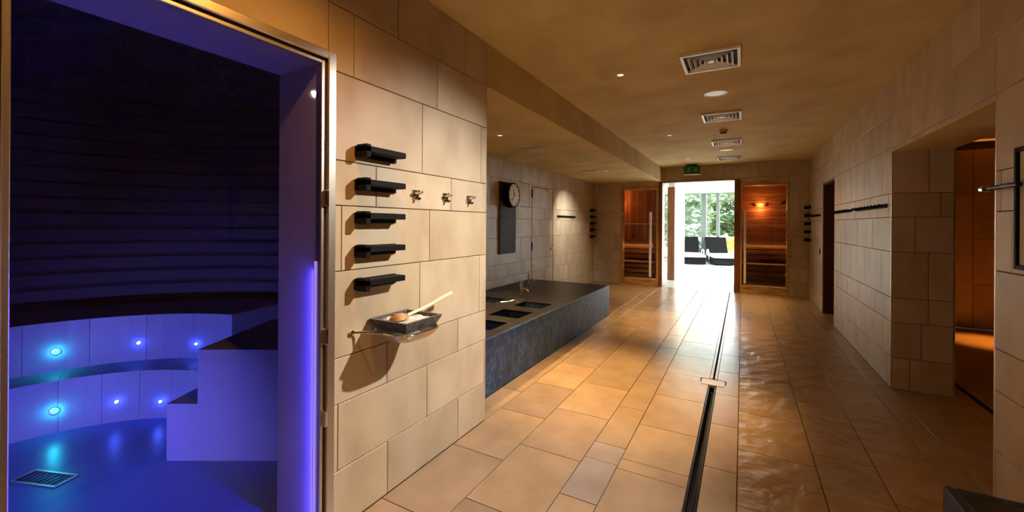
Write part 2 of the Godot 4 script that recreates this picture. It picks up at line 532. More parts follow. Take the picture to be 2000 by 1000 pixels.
func build_walls() -> void:
	# left wall with the steam room door opening
	var wl := struct("wall_left", "pale sandstone tile wall beside the steam room door", "wall")
	var door := Rect2(0.29, -0.01, 0.86, 2.06)            # in u = -z
	slab(wl, M.grout, Vector3(-1.86, 0, -2.44), Vector3(XL - 0.008, YC, ZB), 0, [Rect2(-1.15, -0.01, 0.86, 2.06)])
	courses(wl, Vector3(XL, 0, 0), Vector3(0, 0, -1), Vector3(1, 0, 0), -0.9, 2.44, YC, [1.536, 1.833, 1.528, 1.767, 1.846, 1.45, 1.78, 1.313, 1.59], [door.grow(0.03)], M.wall)
	part("corner_trim", B(Vector3(XL - 0.012, 0, -2.4445), Vector3(XL + 0.001, YS, -2.4385), 0.002), M.wall[2], wl)
	# reveals of the door opening
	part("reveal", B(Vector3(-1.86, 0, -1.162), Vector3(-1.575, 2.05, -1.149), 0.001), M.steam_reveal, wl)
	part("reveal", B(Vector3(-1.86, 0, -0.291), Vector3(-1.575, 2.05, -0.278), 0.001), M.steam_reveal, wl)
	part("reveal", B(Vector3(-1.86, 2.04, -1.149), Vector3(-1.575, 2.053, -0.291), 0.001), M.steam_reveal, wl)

	# bulkhead over the alcove, flush with the left wall
	var bh := struct("trim_1", "plain plastered bulkhead between the corridor ceiling and the lower alcove ceiling", "bulkhead")
	part("fascia", B(Vector3(-1.9, YS, ZE), Vector3(XL, YC, -2.441)), M.ceiling, bh)

	# right wall: recess and doorway
	var wr := struct("wall_right", "sandstone tile wall on the dim right side with a deep recess and a doorway", "wall")
	var holes_u := [Rect2(2.97, -0.01, 1.65, 2.01), Rect2(7.1, -0.01, 0.95, 2.04)]
	slab(wr, M.grout, Vector3(XR + 0.008, 0, -9.87), Vector3(1.48, YC, ZB), 0, [Rect2(-4.62, -0.01, 1.65, 2.01), Rect2(-8.05, -0.01, 0.95, 2.04)])
	courses(wr, Vector3(XR, 0, 0), Vector3(0, 0, -1), Vector3(-1, 0, 0), -0.9, -ZE, YC, [5.936, 5.451, 5.7, 5.5, 5.8, 5.3, 5.493, 4.17, 3.13], holes_u, M.wall)
	# side face of the recess
	courses(wr, Vector3(0, 0, -4.612), Vector3(1, 0, 0), Vector3(0, 0, 1), XR + 0.004, 1.48, 2.0, [1.219, 1.29, 1.332, 1.33, 1.248, 1.4, 1.332, 1.3, 1.3], [], M.wall)
	part("recess_ceiling", B(Vector3(XR, 1.992, -4.62), Vector3(1.48, 2.003, -2.97)), M.ceiling, wr)
	part("recess_side", B(Vector3(XR, 0, -2.978), Vector3(1.48, 2.0, -2.962)), M.wall[1], wr)
	for z in [-4.62, -2.97]:
		part("corner_trim", B(Vector3(XR - 0.002, 0, z - 0.006), Vector3(XR + 0.008, 2.0, z + 0.006), 0.002), M.steel, wr)
	for z in [-8.05, -7.1]:
		part("corner_trim", B(Vector3(XR - 0.002, 0, z - 0.006), Vector3(XR + 0.008, 2.03, z + 0.006), 0.002), M.wall[2], wr)

	# alcove back wall (with the flush tiled door) and its hidden side
	var wb := struct("wall_alcove", "tiled back wall of the foot bath alcove", "wall")
	slab(wb, M.grout, Vector3(-3.4, 0, -9.87), Vector3(XB - 0.008, YS, -2.55), 0, [])
	courses(wb, Vector3(XB, 0, 0), Vector3(0, 0, -1), Vector3(1, 0, 0), 2.56, -ZE, YS, [3.0, 3.3, 3.1, 2.9, 3.35, 2.8, 3.2, 2.95, 3.0], [Rect2(6.28, -0.01, 0.9, 2.01)], M.wall)
	var ws := struct("wall_alcove_side", "tiled near side wall of the foot bath alcove, behind the left wall", "wall")
	part("slab", B(Vector3(-3.4, 0, -2.55), Vector3(-1.86, YC, -2.44)), M.wall[0], ws)

	# end wall with two sauna fronts and the way to the lounge
	var we := struct("wall_end", "tiled end wall holding two sauna doors and the lounge opening", "wall")
	var he := [Rect2(-2.45, -0.01, 0.83, 2.255), Rect2(-1.62, -0.01, 1.58, 2.31), Rect2(-0.04, -0.01, 0.83, 2.26)]
	slab(we, M.grout, Vector3(-3.4, 0, -9.86), Vector3(1.48, YC, ZE - 0.008), 2, he)
	courses(we, Vector3(0, 0, ZE), Vector3(1, 0, 0), Vector3(0, 0, 1), XB, XR, YC, [-2.7, -3.0, -2.9, -2.75, -3.0, -2.6, -2.9, -2.4, -2.1], he, M.wall)

	# wall behind the camera
	var wk := struct("wall_back", "plain wall closing the corridor behind the viewer", "wall")
	part("slab", B(Vector3(-1.9, 0, ZB), Vector3(1.48, YC, ZB + 0.2)), M.wall[1], wk)

func build_ceilings() -> void:
	var c := struct("ceiling", "smooth warm plaster ceiling of the corridor", "ceiling")
	part("slab", B(Vector3(-1.9, YC, -9.87), Vector3(1.48, YC + 0.2, ZB + 0.2)), M.ceiling, c)
	var a := struct("ceiling_alcove", "lower plaster ceiling over the foot bath alcove", "ceiling")
	part("slab", B(Vector3(-3.4, YS, -9.87), Vector3(-1.9, YS + 0.3, -2.44)), M.ceiling, a)

# ------------------------------------------------------------------ steam room
func build_steam_room() -> void:
	var c := Vector2(-3.05, -0.62)
	var P := func(r: float, deg: float) -> Vector2: return c + Vector2(r * cos(deg_to_rad(deg)), -r * sin(deg_to_rad(deg)))
	var fl := struct("floor_steam_room", "speckled grey floor of the blue-lit steam room", "floor")
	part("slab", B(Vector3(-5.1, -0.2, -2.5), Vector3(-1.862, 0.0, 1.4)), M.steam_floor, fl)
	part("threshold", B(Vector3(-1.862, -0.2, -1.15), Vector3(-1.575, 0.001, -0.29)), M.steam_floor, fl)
	# round wall in shallow horizontal bands
	var w := struct("wall_steam_room", "dark ribbed round wall of the steam room", "wall")
	var y := 0.0
	while y < 2.4:
		var st := S()
		var a := 50.0
		while a < 309.0:
			var b := a + 7.0
			for q in [[1.80, 1.765, y, y + 0.02], [1.765, 1.765, y + 0.02, y + 0.1], [1.765, 1.80, y + 0.1, y + 0.12]]:
				var a0: Vector2 = P.call(q[0], a)
				var b0: Vector2 = P.call(q[0], b)
				var a1: Vector2 = P.call(q[1], a)
				var b1: Vector2 = P.call(q[1], b)
				quad(st, Vector3(b0.x, q[2], b0.y), Vector3(a0.x, q[2], a0.y), Vector3(a1.x, q[3], a1.y), Vector3(b1.x, q[3], b1.y))
			a = b
		part("wall_band", st, M.steam_wall, w)
		y += 0.12
	var bk := S()
	for i in 37:
		var a := 50.0 + i * 7.0
		var p: Array = [P.call(1.802, a), P.call(1.802, a + 7.0), P.call(1.92, a + 7.0), P.call(1.92, a)]
		p.reverse()
		prism(bk, p, 0.0, 2.5)
	part("backing", bk, M.steam_wall, w)
	# low rocky dome
	var ce := struct("ceiling_steam_room", "dark streaked stone ceiling of the steam room, domed", "ceiling")
	var ds := S()
	var nz := FastNoiseLite.new()
	nz.seed = 8
	nz.frequency = 1.3
	var D := func(i: int, k: int) -> Vector3:
		var r := 1.95 * i / 10.0
		var th := TAU * k / 36.0
		var p := Vector3(c.x + r * cos(th), 0, c.y - r * sin(th))
		p.x = minf(p.x, -1.87)
		p.y = 2.32 + 0.42 * (1.0 - pow(r / 1.95, 2.0)) + 0.06 * nz.get_noise_2d(p.x * 1.0, p.z * 3.0)
		return p
	for i in 10:
		for k in 36:
			quad(ds, D.call(i, k), D.call(i, k + 1), D.call(i + 1, k + 1), D.call(i + 1, k))
	part("dome", ds, M.steam_rock, ce)
	part("roof_slab", B(Vector3(-5.1, 2.8, -2.43), Vector3(-1.87, 2.9, 1.4)), M.steam_wall, ce)

	# two-step bench following the round wall, in blocks
	var bench := thing("steam_bench", "two-tier curved stone bench with small lights in its risers inside steam room", "bench")
	for tier in [[0.87, 1.16, 0.0, 0.335, 105.0, 13.5], [1.13, 1.765, 0.0, 0.67, 105.0, 16.0]]:
		var a: float = tier[4]
		while a < 270.0:
			var st := S()
			var foot := []
			for k in 4: foot.append(P.call(tier[0], a + 0.06 + (tier[5] - 0.12) * k / 3.0))
			for k in 4: foot.append(P.call(tier[1], a + tier[5] - 0.06 - (tier[5] - 0.12) * k / 3.0))
			var n := 8
			for i in n:
				var p: Vector2 = foot[i]
				var q: Vector2 = foot[(i + 1) % n]
				quad(st, Vector3(q.x, tier[2], q.y), Vector3(p.x, tier[2], p.y), Vector3(p.x, tier[3], p.y), Vector3(q.x, tier[3], q.y))
			for k in 3:
				var t := [foot[k], foot[k + 1], foot[6 - k], foot[7 - k]]
				quad(st, Vector3(t[3].x, tier[3], t[3].y), Vector3(t[2].x, tier[3], t[2].y), Vector3(t[1].x, tier[3], t[1].y), Vector3(t[0].x, tier[3], t[0].y))
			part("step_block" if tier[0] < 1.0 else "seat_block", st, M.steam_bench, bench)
			a += tier[5]
	# the squared end beside the door
	var en := thing("bench_end", "squared stepped stone end block of the steam room bench near the door", "bench")
	var d0 := Vector2(-2.868, -1.124)
	var e0 := Vector2(-2.3, -1.447)
	var back := Vector2(-0.49, -0.87)
	var al := (e0 - d0).normalized()
	var e1 := d0 + al * 1.15
	for q in [[d0, e1, 0.0, 0.325, 0.8], [d0 + al * 0.185 - back * 0.015, e1 - back * 0.015, 0.325, 0.64, 0.75]]:
		var st := S()
		prism(st, [q[0], q[1], q[1] + back * q[4], q[0] + back * q[4]], q[2], q[3])
		if q[2] > 0: # front nosing that overlaps the lower block
			prism(st, [q[0], q[1], q[1] + back * 0.0149, q[0] + back * 0.0149], 0.214, 0.325)
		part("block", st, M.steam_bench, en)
	# riser lights
	var k := 0
	for q in [[0.868, 160.0, 0.141, 1], [0.868, 140.4, 0.136, 0], [0.868, 123.4, 0.115, 0], [1.128, 161.2, 0.466, 1], [1.128, 139.4, 0.465, 0], [1.128, 120.0, 0.44, 0]]:
		var p: Vector2 = P.call(q[0], q[1])
		var nrm := (c - p).normalized()
		var cyan: bool = q[3] == 1
		var t := thing("riser_light", ("bright cyan" if cyan else "tiny pale blue") + " riser light in the " + ("lower" if q[2] < 0.4 else "upper") + " bench step, " + ["leftmost", "middle one", "nearest the end block"][k % 3], "light", Vector3(p.x, q[2], p.y), 0.0, "steam bench lights")
		var xf := Transform3D(Basis(Quaternion(Vector3.UP, Vector3(nrm.x, 0, nrm.y))), Vector3.ZERO)
		var r := 0.016 if cyan else 0.011
		var ri := S()
		lathe(ri, [Vector2(r, 0.0), Vector2(r, 0.004), Vector2(r * 1.5, 0.003), Vector2(r * 1.6, 0.0)], 14, xf)
		part("trim_ring", ri, M.steel, t)
		var le := S()
		lathe(le, [Vector2(0.0001, 0.006), Vector2(r * 0.7, 0.005), Vector2(r, 0.002)].duplicate(), 14, xf)
		part("lens", le, glow(c8(60, 255, 235) if cyan else c8(170, 190, 255), 4.0 if cyan else 2.5), t)
		omni(t, Vector3(nrm.x, 0, nrm.y) * 0.02, c8(40, 220, 255) if cyan else c8(60, 90, 255), 0.02 if cyan else 0.012, 0.008)
		k += 1
	# violet light strips on both reveals
	for q in [[-1.145, 1.0, "right", 1.25, 0.9], [-0.295, -1.0, "left", 0.03, 0.4]]:
		var t := thing("violet_light_strip", "thin violet light strip running up the " + q[2] + " side of steam room doorway", "light", Vector3(-1.592, 0, q[0]), 0.0, "violet door light strips")
		part("lens", B(Vector3(-0.006, 0.03, -0.003), Vector3(0.006, 1.2, 0.003), 0.001), glow(c8(150, 128, 232), q[4]), t)
		var strip := AreaLight3D.new()
		strip.name = "lamp_strip"
		strip.light_color = c8(78, 66, 255)
		strip.light_energy = q[3]
		strip.area_size = Vector2(0.02, 1.1)
		strip.area_range = 20.0
		strip.shadow_enabled = true
		t.add_child(strip)
		strip.position = Vector3(-0.01, 0.61, 0.0035 * q[1])
		strip.basis = Basis.looking_at(Vector3(-0.7, 0.0, 0.72 * q[1]))
	# low violet lamp inside, left of the doorway, that lights the bench risers
	var fl2 := thing("steam_wall_lamp", "low violet wall lamp inside the steam room, hidden left of the doorway", "lamp", Vector3(-2.0, 0.42, 0.72))
	var fdir := Vector3(-1.5, -0.55, -1.9).normalized()
	var fb := S()
	lathe(fb, [Vector2(0.0001, -0.03), Vector2(0.06, -0.03), Vector2(0.06, 0.0), Vector2(0.052, 0.002)], 24, Transform3D(Basis(Quaternion(Vector3.UP, fdir)), Vector3.ZERO))
	part("housing", fb, M.steel, fl2)
	fb = S()
	lathe(fb, [Vector2(0.053, 0.001), Vector2(0.0001, 0.003)], 24, Transform3D(Basis(Quaternion(Vector3.UP, fdir)), Vector3.ZERO))
	part("lens", fb, glow(c8(120, 100, 255), 2.0), fl2)
	spot(fl2, fdir * 0.02, fdir, c8(126, 122, 255), 8.5, 37.0, 1.0, 0.05)
	# floor grate
	var g := thing("floor_grate", "small rectangular metal grate set in the steam room floor", "drain", Vector3(-3.22, 0.0, -0.73), 0.35)
	var gf := S()
	for s in [-1.0, 1.0]:
		box(gf, Vector3(-0.14, 0, s * 0.05 - 0.006), Vector3(0.14, 0.006, s * 0.05 + 0.006))
		box(gf, Vector3(s * 0.14 - 0.006, 0, -0.056), Vector3(s * 0.14 + 0.006, 0.006, 0.056))
	part("rim", gf, M.steel, g)
	for i in 9:
		part("bar", B(Vector3(-0.12 + i * 0.03 - 0.004, 0, -0.045), Vector3(-0.12 + i * 0.03 + 0.004, 0.004, 0.045)), M.dark_metal, g)

func build_steam_door() -> void:
	var d := struct("door_5", "tall glass steam room door in a brushed steel frame", "door")
	d.position.x = XL
	var x0 := -0.045
	var x1 := 0.012
	# outer frame
	part("frame_post", B(Vector3(x0, 0, -1.213), Vector3(x1, 2.104, -1.172), 0.004), M.steel, d)
	part("frame_post", B(Vector3(x0, 0, -0.268), Vector3(x1, 2.104, -0.227), 0.004), M.steel, d)
	part("frame_head", B(Vector3(x0, 2.066, -1.172), Vector3(x1, 2.104, -0.268), 0.004), M.steel, d)
	# dark seal between frame and door
	var s := S()
	box(s, Vector3(x0 + 0.005, 0, -1.172), Vector3(x1 - 0.025, 2.066, -1.162))
	box(s, Vector3(x0 + 0.005, 0, -0.278), Vector3(x1 - 0.025, 2.066, -0.268))
	box(s, Vector3(x0 + 0.005, 2.056, -1.162), Vector3(x1 - 0.025, 2.066, -0.278))
	part("seal", s, M.black, d)
	# door leaf
	var l := S()
	box(l, Vector3(x0 + 0.01, 0.01, -1.162), Vector3(x1 - 0.012, 2.056, -1.147), 0.002)
	box(l, Vector3(x0 + 0.01, 0.01, -0.293), Vector3(x1 - 0.012, 2.056, -0.278), 0.002)
	box(l, Vector3(x0 + 0.01, 2.042, -1.147), Vector3(x1 - 0.012, 2.056, -0.293), 0.002)
	box(l, Vector3(x0 + 0.01, 0.01, -1.147), Vector3(x1 - 0.012, 0.024, -0.293), 0.002)
	var leaf := part("leaf_frame", l, M.steel, d)
	var gl := S()
	box(gl, Vector3(-0.022, 0.024, -1.147), Vector3(-0.020, 2.042, -0.293))
	part("pane", gl, M.glass_steam, leaf)
	for y in [1.47, 0.88, 0.53]:
		part("hinge", B(Vector3(x1 - 0.016, y - 0.035, -1.176), Vector3(x1 + 0.006, y + 0.035, -1.158), 0.004), M.chrome, d)

# ------------------------------------------------------------------ things on the left wall
func slipper_bar(label: String, at: Vector3, along: Vector3, out: Vector3, group: String, m: Material) -> void:
	var t := thing("slipper_bar", label, "wall bar", at, 0.0, group)
	var xf := Transform3D(Basis(along, Vector3.UP, out), Vector3.ZERO)
	var st := S()
	box(st, Vector3(0, -0.025, 0.0), Vector3(0.255, 0.025, 0.012), 0.002, xf)
	part("back_plate", st, m, t)
	st = S()
	box(st, Vector3(0.0, -0.006, 0.012), Vector3(0.255, 0.022, 0.078), 0.003, xf)
	part("ledge", st, m, t)
	st = S()
	box(st, Vector3(0.0, -0.03, 0.012), Vector3(0.03, 0.03, 0.078), 0.003, xf)
	part("end_block", st, m, t)

func robe_hook(label: String, z: float) -> void:
	var t := thing("robe_hook", label, "hook", Vector3(XL, 1.525, z), 0.0, "robe hooks on the near left wall")
	var plate := part("plate", B(Vector3(0, -0.03, -0.024), Vector3(0.008, 0.022, 0.024), 0.002), M.chrome, t)
	for s in [-1.0, 1.0]:
		var st := S()
		tube(st, [Vector3(0.006, 0.004, s * 0.012), Vector3(0.03, 0.002, s * 0.014), Vector3(0.042, 0.014, s * 0.015)], [0.006, 0.006, 0.008], 10)
		part("peg", st, M.chrome, plate)
	var st2 := S()
	tube(st2, [Vector3(0.006, -0.018, 0), Vector3(0.028, -0.03, 0), Vector3(0.036, -0.024, 0)], [0.006, 0.006, 0.007], 10)
	part("peg", st2, M.dark_metal, plate)

func build_left_wall_things() -> void:
	var names := ["topmost", "second from the top", "middle one", "second from the bottom", "lowest"]
	for i in 5:
		var y := 1.695 - i * 0.153
		slipper_bar("black slipper bar beside the steam door, %s of the near stack" % names[i], Vector3(XL, y, -1.318), Vector3(0, 0, -1), Vector3(1, 0, 0), "near slipper bars", M.black)
	for q in [[-1.725, "nearest the black bars"], [-1.984, "in the middle of three"], [-2.229, "nearest the wall corner"]]:
		robe_hook("chrome double robe hook on the sandstone wall, " + q[1], q[0])
	# bracket under the bowl
	var c := Vector3(-1.435, 0, -1.532)
	var br := thing("bowl_bracket", "curved polished steel bracket holding the salt bowl to the wall", "bracket", c)
	var st := S()
	var R := func(k: int, j: int) -> Vector3:
		var th := TAU * k / 40.0
		var e := 0.45
		var x := signf(cos(th)) * pow(absf(cos(th)), e) * 0.122
		var z := signf(sin(th)) * pow(absf(sin(th)), e) * 0.138
		var s: float = [1.0, 0.93, 0.75, 0.45, 0.001][j]
		var y: float = [0.852, 0.832, 0.812, 0.80, 0.797][j]
		return Vector3(x * s, y, -z * s)
	for k in 40:
		for j in 4:
			quad(st, R.call(k, j + 1), R.call(k + 1, j + 1), R.call(k + 1, j), R.call(k, j))
			quad(st, R.call(k, j) + Vector3(0, 0.002, 0), R.call(k + 1, j) + Vector3(0, 0.002, 0), R.call(k + 1, j + 1) + Vector3(0, 0.002, 0), R.call(k, j + 1) + Vector3(0, 0.002, 0))
	part("cradle", st, M.steel, br)
	var rim := []
	for k in 41: rim.append(R.call(k, 0))
	var rs := S()
	tube(rs, rim, 0.0045, 8)
	part("rim_wire", rs, M.chrome, br)
	for s in [-1.0, 1.0]:
		var ar := S()
		tube(ar, [Vector3(-0.124, 0.864, s * 0.228), Vector3(-0.09, 0.862, s * 0.19), Vector3(-0.02, 0.855, s * 0.142)], 0.006, 8)
		part("arm", ar, M.chrome, br)
		var kn := S()
		lathe(kn, [Vector2(0.012, -0.001), Vector2(0.012, 0.012), Vector2(0.0001, 0.014)], 12, Transform3D(Basis(Vector3.BACK, -PI / 2), Vector3(-0.124, 0.864, s * 0.228)))
		part("wall_stud", kn, M.chrome, br)
	# square bowl with flared sides
	var b := thing("salt_bowl", "square dark stone bowl of white salt on the wall bracket", "bowl", c)
	var bo := S()
	var ring := func(hx: float, hz: float, y: float) -> Array:
		return [Vector3(-hx, y, hz), Vector3(hx, y, hz), Vector3(hx, y, -hz), Vector3(-hx, y, -hz)]
	var rings := [ring.call(0.094, 0.101, 0.857), ring.call(0.114, 0.124, 0.898), ring.call(0.118, 0.128, 0.91), ring.call(0.104, 0.114, 0.91), ring.call(0.096, 0.105, 0.88), ring.call(0.09, 0.098, 0.868)]
	for i in rings.size() - 1:
		for k in 4:
			quad(bo, rings[i][k], rings[i][(k + 1) % 4], rings[i + 1][(k + 1) % 4], rings[i + 1][k])
	quad(bo, rings[0][3], rings[0][2], rings[0][1], rings[0][0])
	quad(bo, rings[5][0], rings[5][1], rings[5][2], rings[5][3])
	var body := part("body", bo, M.stone_bowl, b)
	var sa := S()
	var nz := FastNoiseLite.new()
	nz.seed = 4
	nz.frequency = 14.0
	var G := func(i: int, j: int) -> Vector3:
		var x := -0.096 + 0.192 * i / 12.0
		var z := -0.104 + 0.208 * j / 12.0
		return Vector3(x, 0.896 + 0.012 * nz.get_noise_2d(x, z) + 0.008 * (1.0 - (x * x + z * z) / 0.012), z)
	for i in 12:
		for j in 12:
			quad(sa, G.call(i, j), G.call(i, j + 1), G.call(i + 1, j + 1), G.call(i + 1, j))
	part("salt", sa, M.salt, body)
	# wooden spoon
	var sp := thing("wooden_spoon", "pale wooden spoon resting in the salt bowl with its handle out", "spoon", Vector3(-1.43, 0.911, -1.5))
	var hs := S()
	tube(hs, [Vector3(0.0, 0.006, -0.03), Vector3(0.01, 0.02, -0.12), Vector3(0.0, 0.032, -0.22), Vector3(-0.015, 0.048, -0.33), Vector3(-0.03, 0.055, -0.42)], [0.007, 0.008, 0.008, 0.009, 0.011], 10)
	part("handle", hs, M.spoon, sp)
	var bw := S()
	lathe(bw, [Vector2(0.0001, 0.028), Vector2(0.018, 0.026), Vector2(0.034, 0.016), Vector2(0.041, 0.0), Vector2(0.034, 0.004), Vector2(0.0001, 0.012)], 20, Transform3D(Basis().scaled(Vector3(0.9, 0.9, 1.3)), Vector3(-0.005, -0.004, 0.02)))
	part("spoon_bowl", bw, M.wood_pale, sp)

# ------------------------------------------------------------------ foot baths in the alcove
func build_footbath() -> void:
	var t := thing("footbath_plinth", "long dark blue slate plinth with sunken foot basins in the alcove", "foot bath", Vector3(0, 0, 0))
	var H := 0.45
	var x0 := XB + 0.004
	var x1 := -1.75
	var z0 := -6.2
	var z1 := -2.56
	part("front_slab", B(Vector3(x1 - 0.03, 0.0, z0), Vector3(x1, H, z1), 0.004), M.slate, t)
	part("end_slab", B(Vector3(x0, 0.0, z0), Vector3(x1 - 0.031, H - 0.002, z0 + 0.03), 0.004), M.slate, t)
	# top with basins cut in
	var basins := [Rect2(-2.24, -3.88, 0.345, 0.32), Rect2(-2.25, -4.4, 0.355, 0.31), Rect2(-2.85, -4.42, 0.34, 0.31), Rect2(-2.24, -3.36, 0.345, 0.32), Rect2(-2.85, -3.88, 0.34, 0.32)]
	var rs := [Rect2(x0, z0 + 0.031, x1 - 0.031 - x0, z1 - z0 - 0.031)]
	for b in basins: rs = cut(rs, b)
	var st := S()
	for r: Rect2 in rs:
		box(st, Vector3(r.position.x, H - 0.03, r.position.y), Vector3(r.end.x, H - 0.003, r.end.y))
	part("top_slab", st, M.slate_top, t)
	for b: Rect2 in basins:
		var q := S()
		var lo := Vector3(b.position.x, H - 0.34, b.position.y)
		var hi := Vector3(b.end.x, H - 0.004, b.end.y)
		box(q, Vector3(lo.x - 0.02, lo.y - 0.02, lo.z - 0.02), Vector3(hi.x + 0.02, lo.y, hi.z + 0.02))
		box(q, Vector3(lo.x - 0.02, lo.y, lo.z - 0.02), Vector3(lo.x, H - 0.031, hi.z + 0.02))
		box(q, Vector3(hi.x, lo.y, lo.z - 0.02), Vector3(hi.x + 0.02, H - 0.031, hi.z + 0.02))
		box(q, Vector3(lo.x, lo.y, lo.z - 0.02), Vector3(hi.x, H - 0.031, lo.z))
		box(q, Vector3(lo.x, lo.y, hi.z), Vector3(hi.x, H - 0.031, hi.z + 0.02))
		part("basin", q, M.slate, t)
	for q in [[Vector3(-2.34, H - 0.003, -4.47), "nearer the front"], [Vector3(-2.66, H - 0.003, -5.3), "standing further back"]]:
		var f := thing("basin_tap", "slim chrome pillar tap on the slate foot bath, " + q[1], "tap", q[0], 0.0, "foot bath taps")
		var c := S()
		lathe(c, [Vector2(0.036, 0.0), Vector2(0.036, 0.008), Vector2(0.018, 0.012), Vector2(0.016, 0.15), Vector2(0.019, 0.155), Vector2(0.019, 0.2), Vector2(0.0001, 0.205)], 18)
		var pillar := part("pillar", c, M.chrome, f)
		c = S()
		tube(c, [Vector3(0.01, 0.13, 0.0), Vector3(0.07, 0.135, 0.03), Vector3(0.11, 0.125, 0.045), Vector3(0.115, 0.105, 0.047)], 0.011, 10)
		part("spout", c, M.chrome, pillar)
		c = S()
		tube(c, [Vector3(0, 0.2, 0), Vector3(-0.02, 0.225, -0.03), Vector3(-0.03, 0.235, -0.06)], [0.008, 0.007, 0.005], 8)
		part("lever", c, M.chrome, pillar)
	for q in [[Vector3(-2.33, H - 0.003, -4.2), "by the front basins"], [Vector3(-2.38, H - 0.003, -3.42), "near the wall corner"]]:
		var f := thing("hand_shower", "small chrome hand shower head lying on the slate plinth, " + q[1], "shower head", q[0], 0.6, "foot bath showers")
		var c := S()
		tube(c, [Vector3(-0.12, 0.012, 0), Vector3(-0.02, 0.02, 0.0), Vector3(0.03, 0.03, 0.0)], [0.009, 0.011, 0.014], 10)
		part("handle", c, M.chrome, f)
		c = S()
		lathe(c, [Vector2(0.0001, 0.0), Vector2(0.032, 0.002), Vector2(0.034, 0.012), Vector2(0.02, 0.024), Vector2(0.0001, 0.03)], 18, Transform3D(Basis(Vector3.BACK, -0.6), Vector3(0.045, 0.02, 0)))
		part("head", c, M.chrome, f)

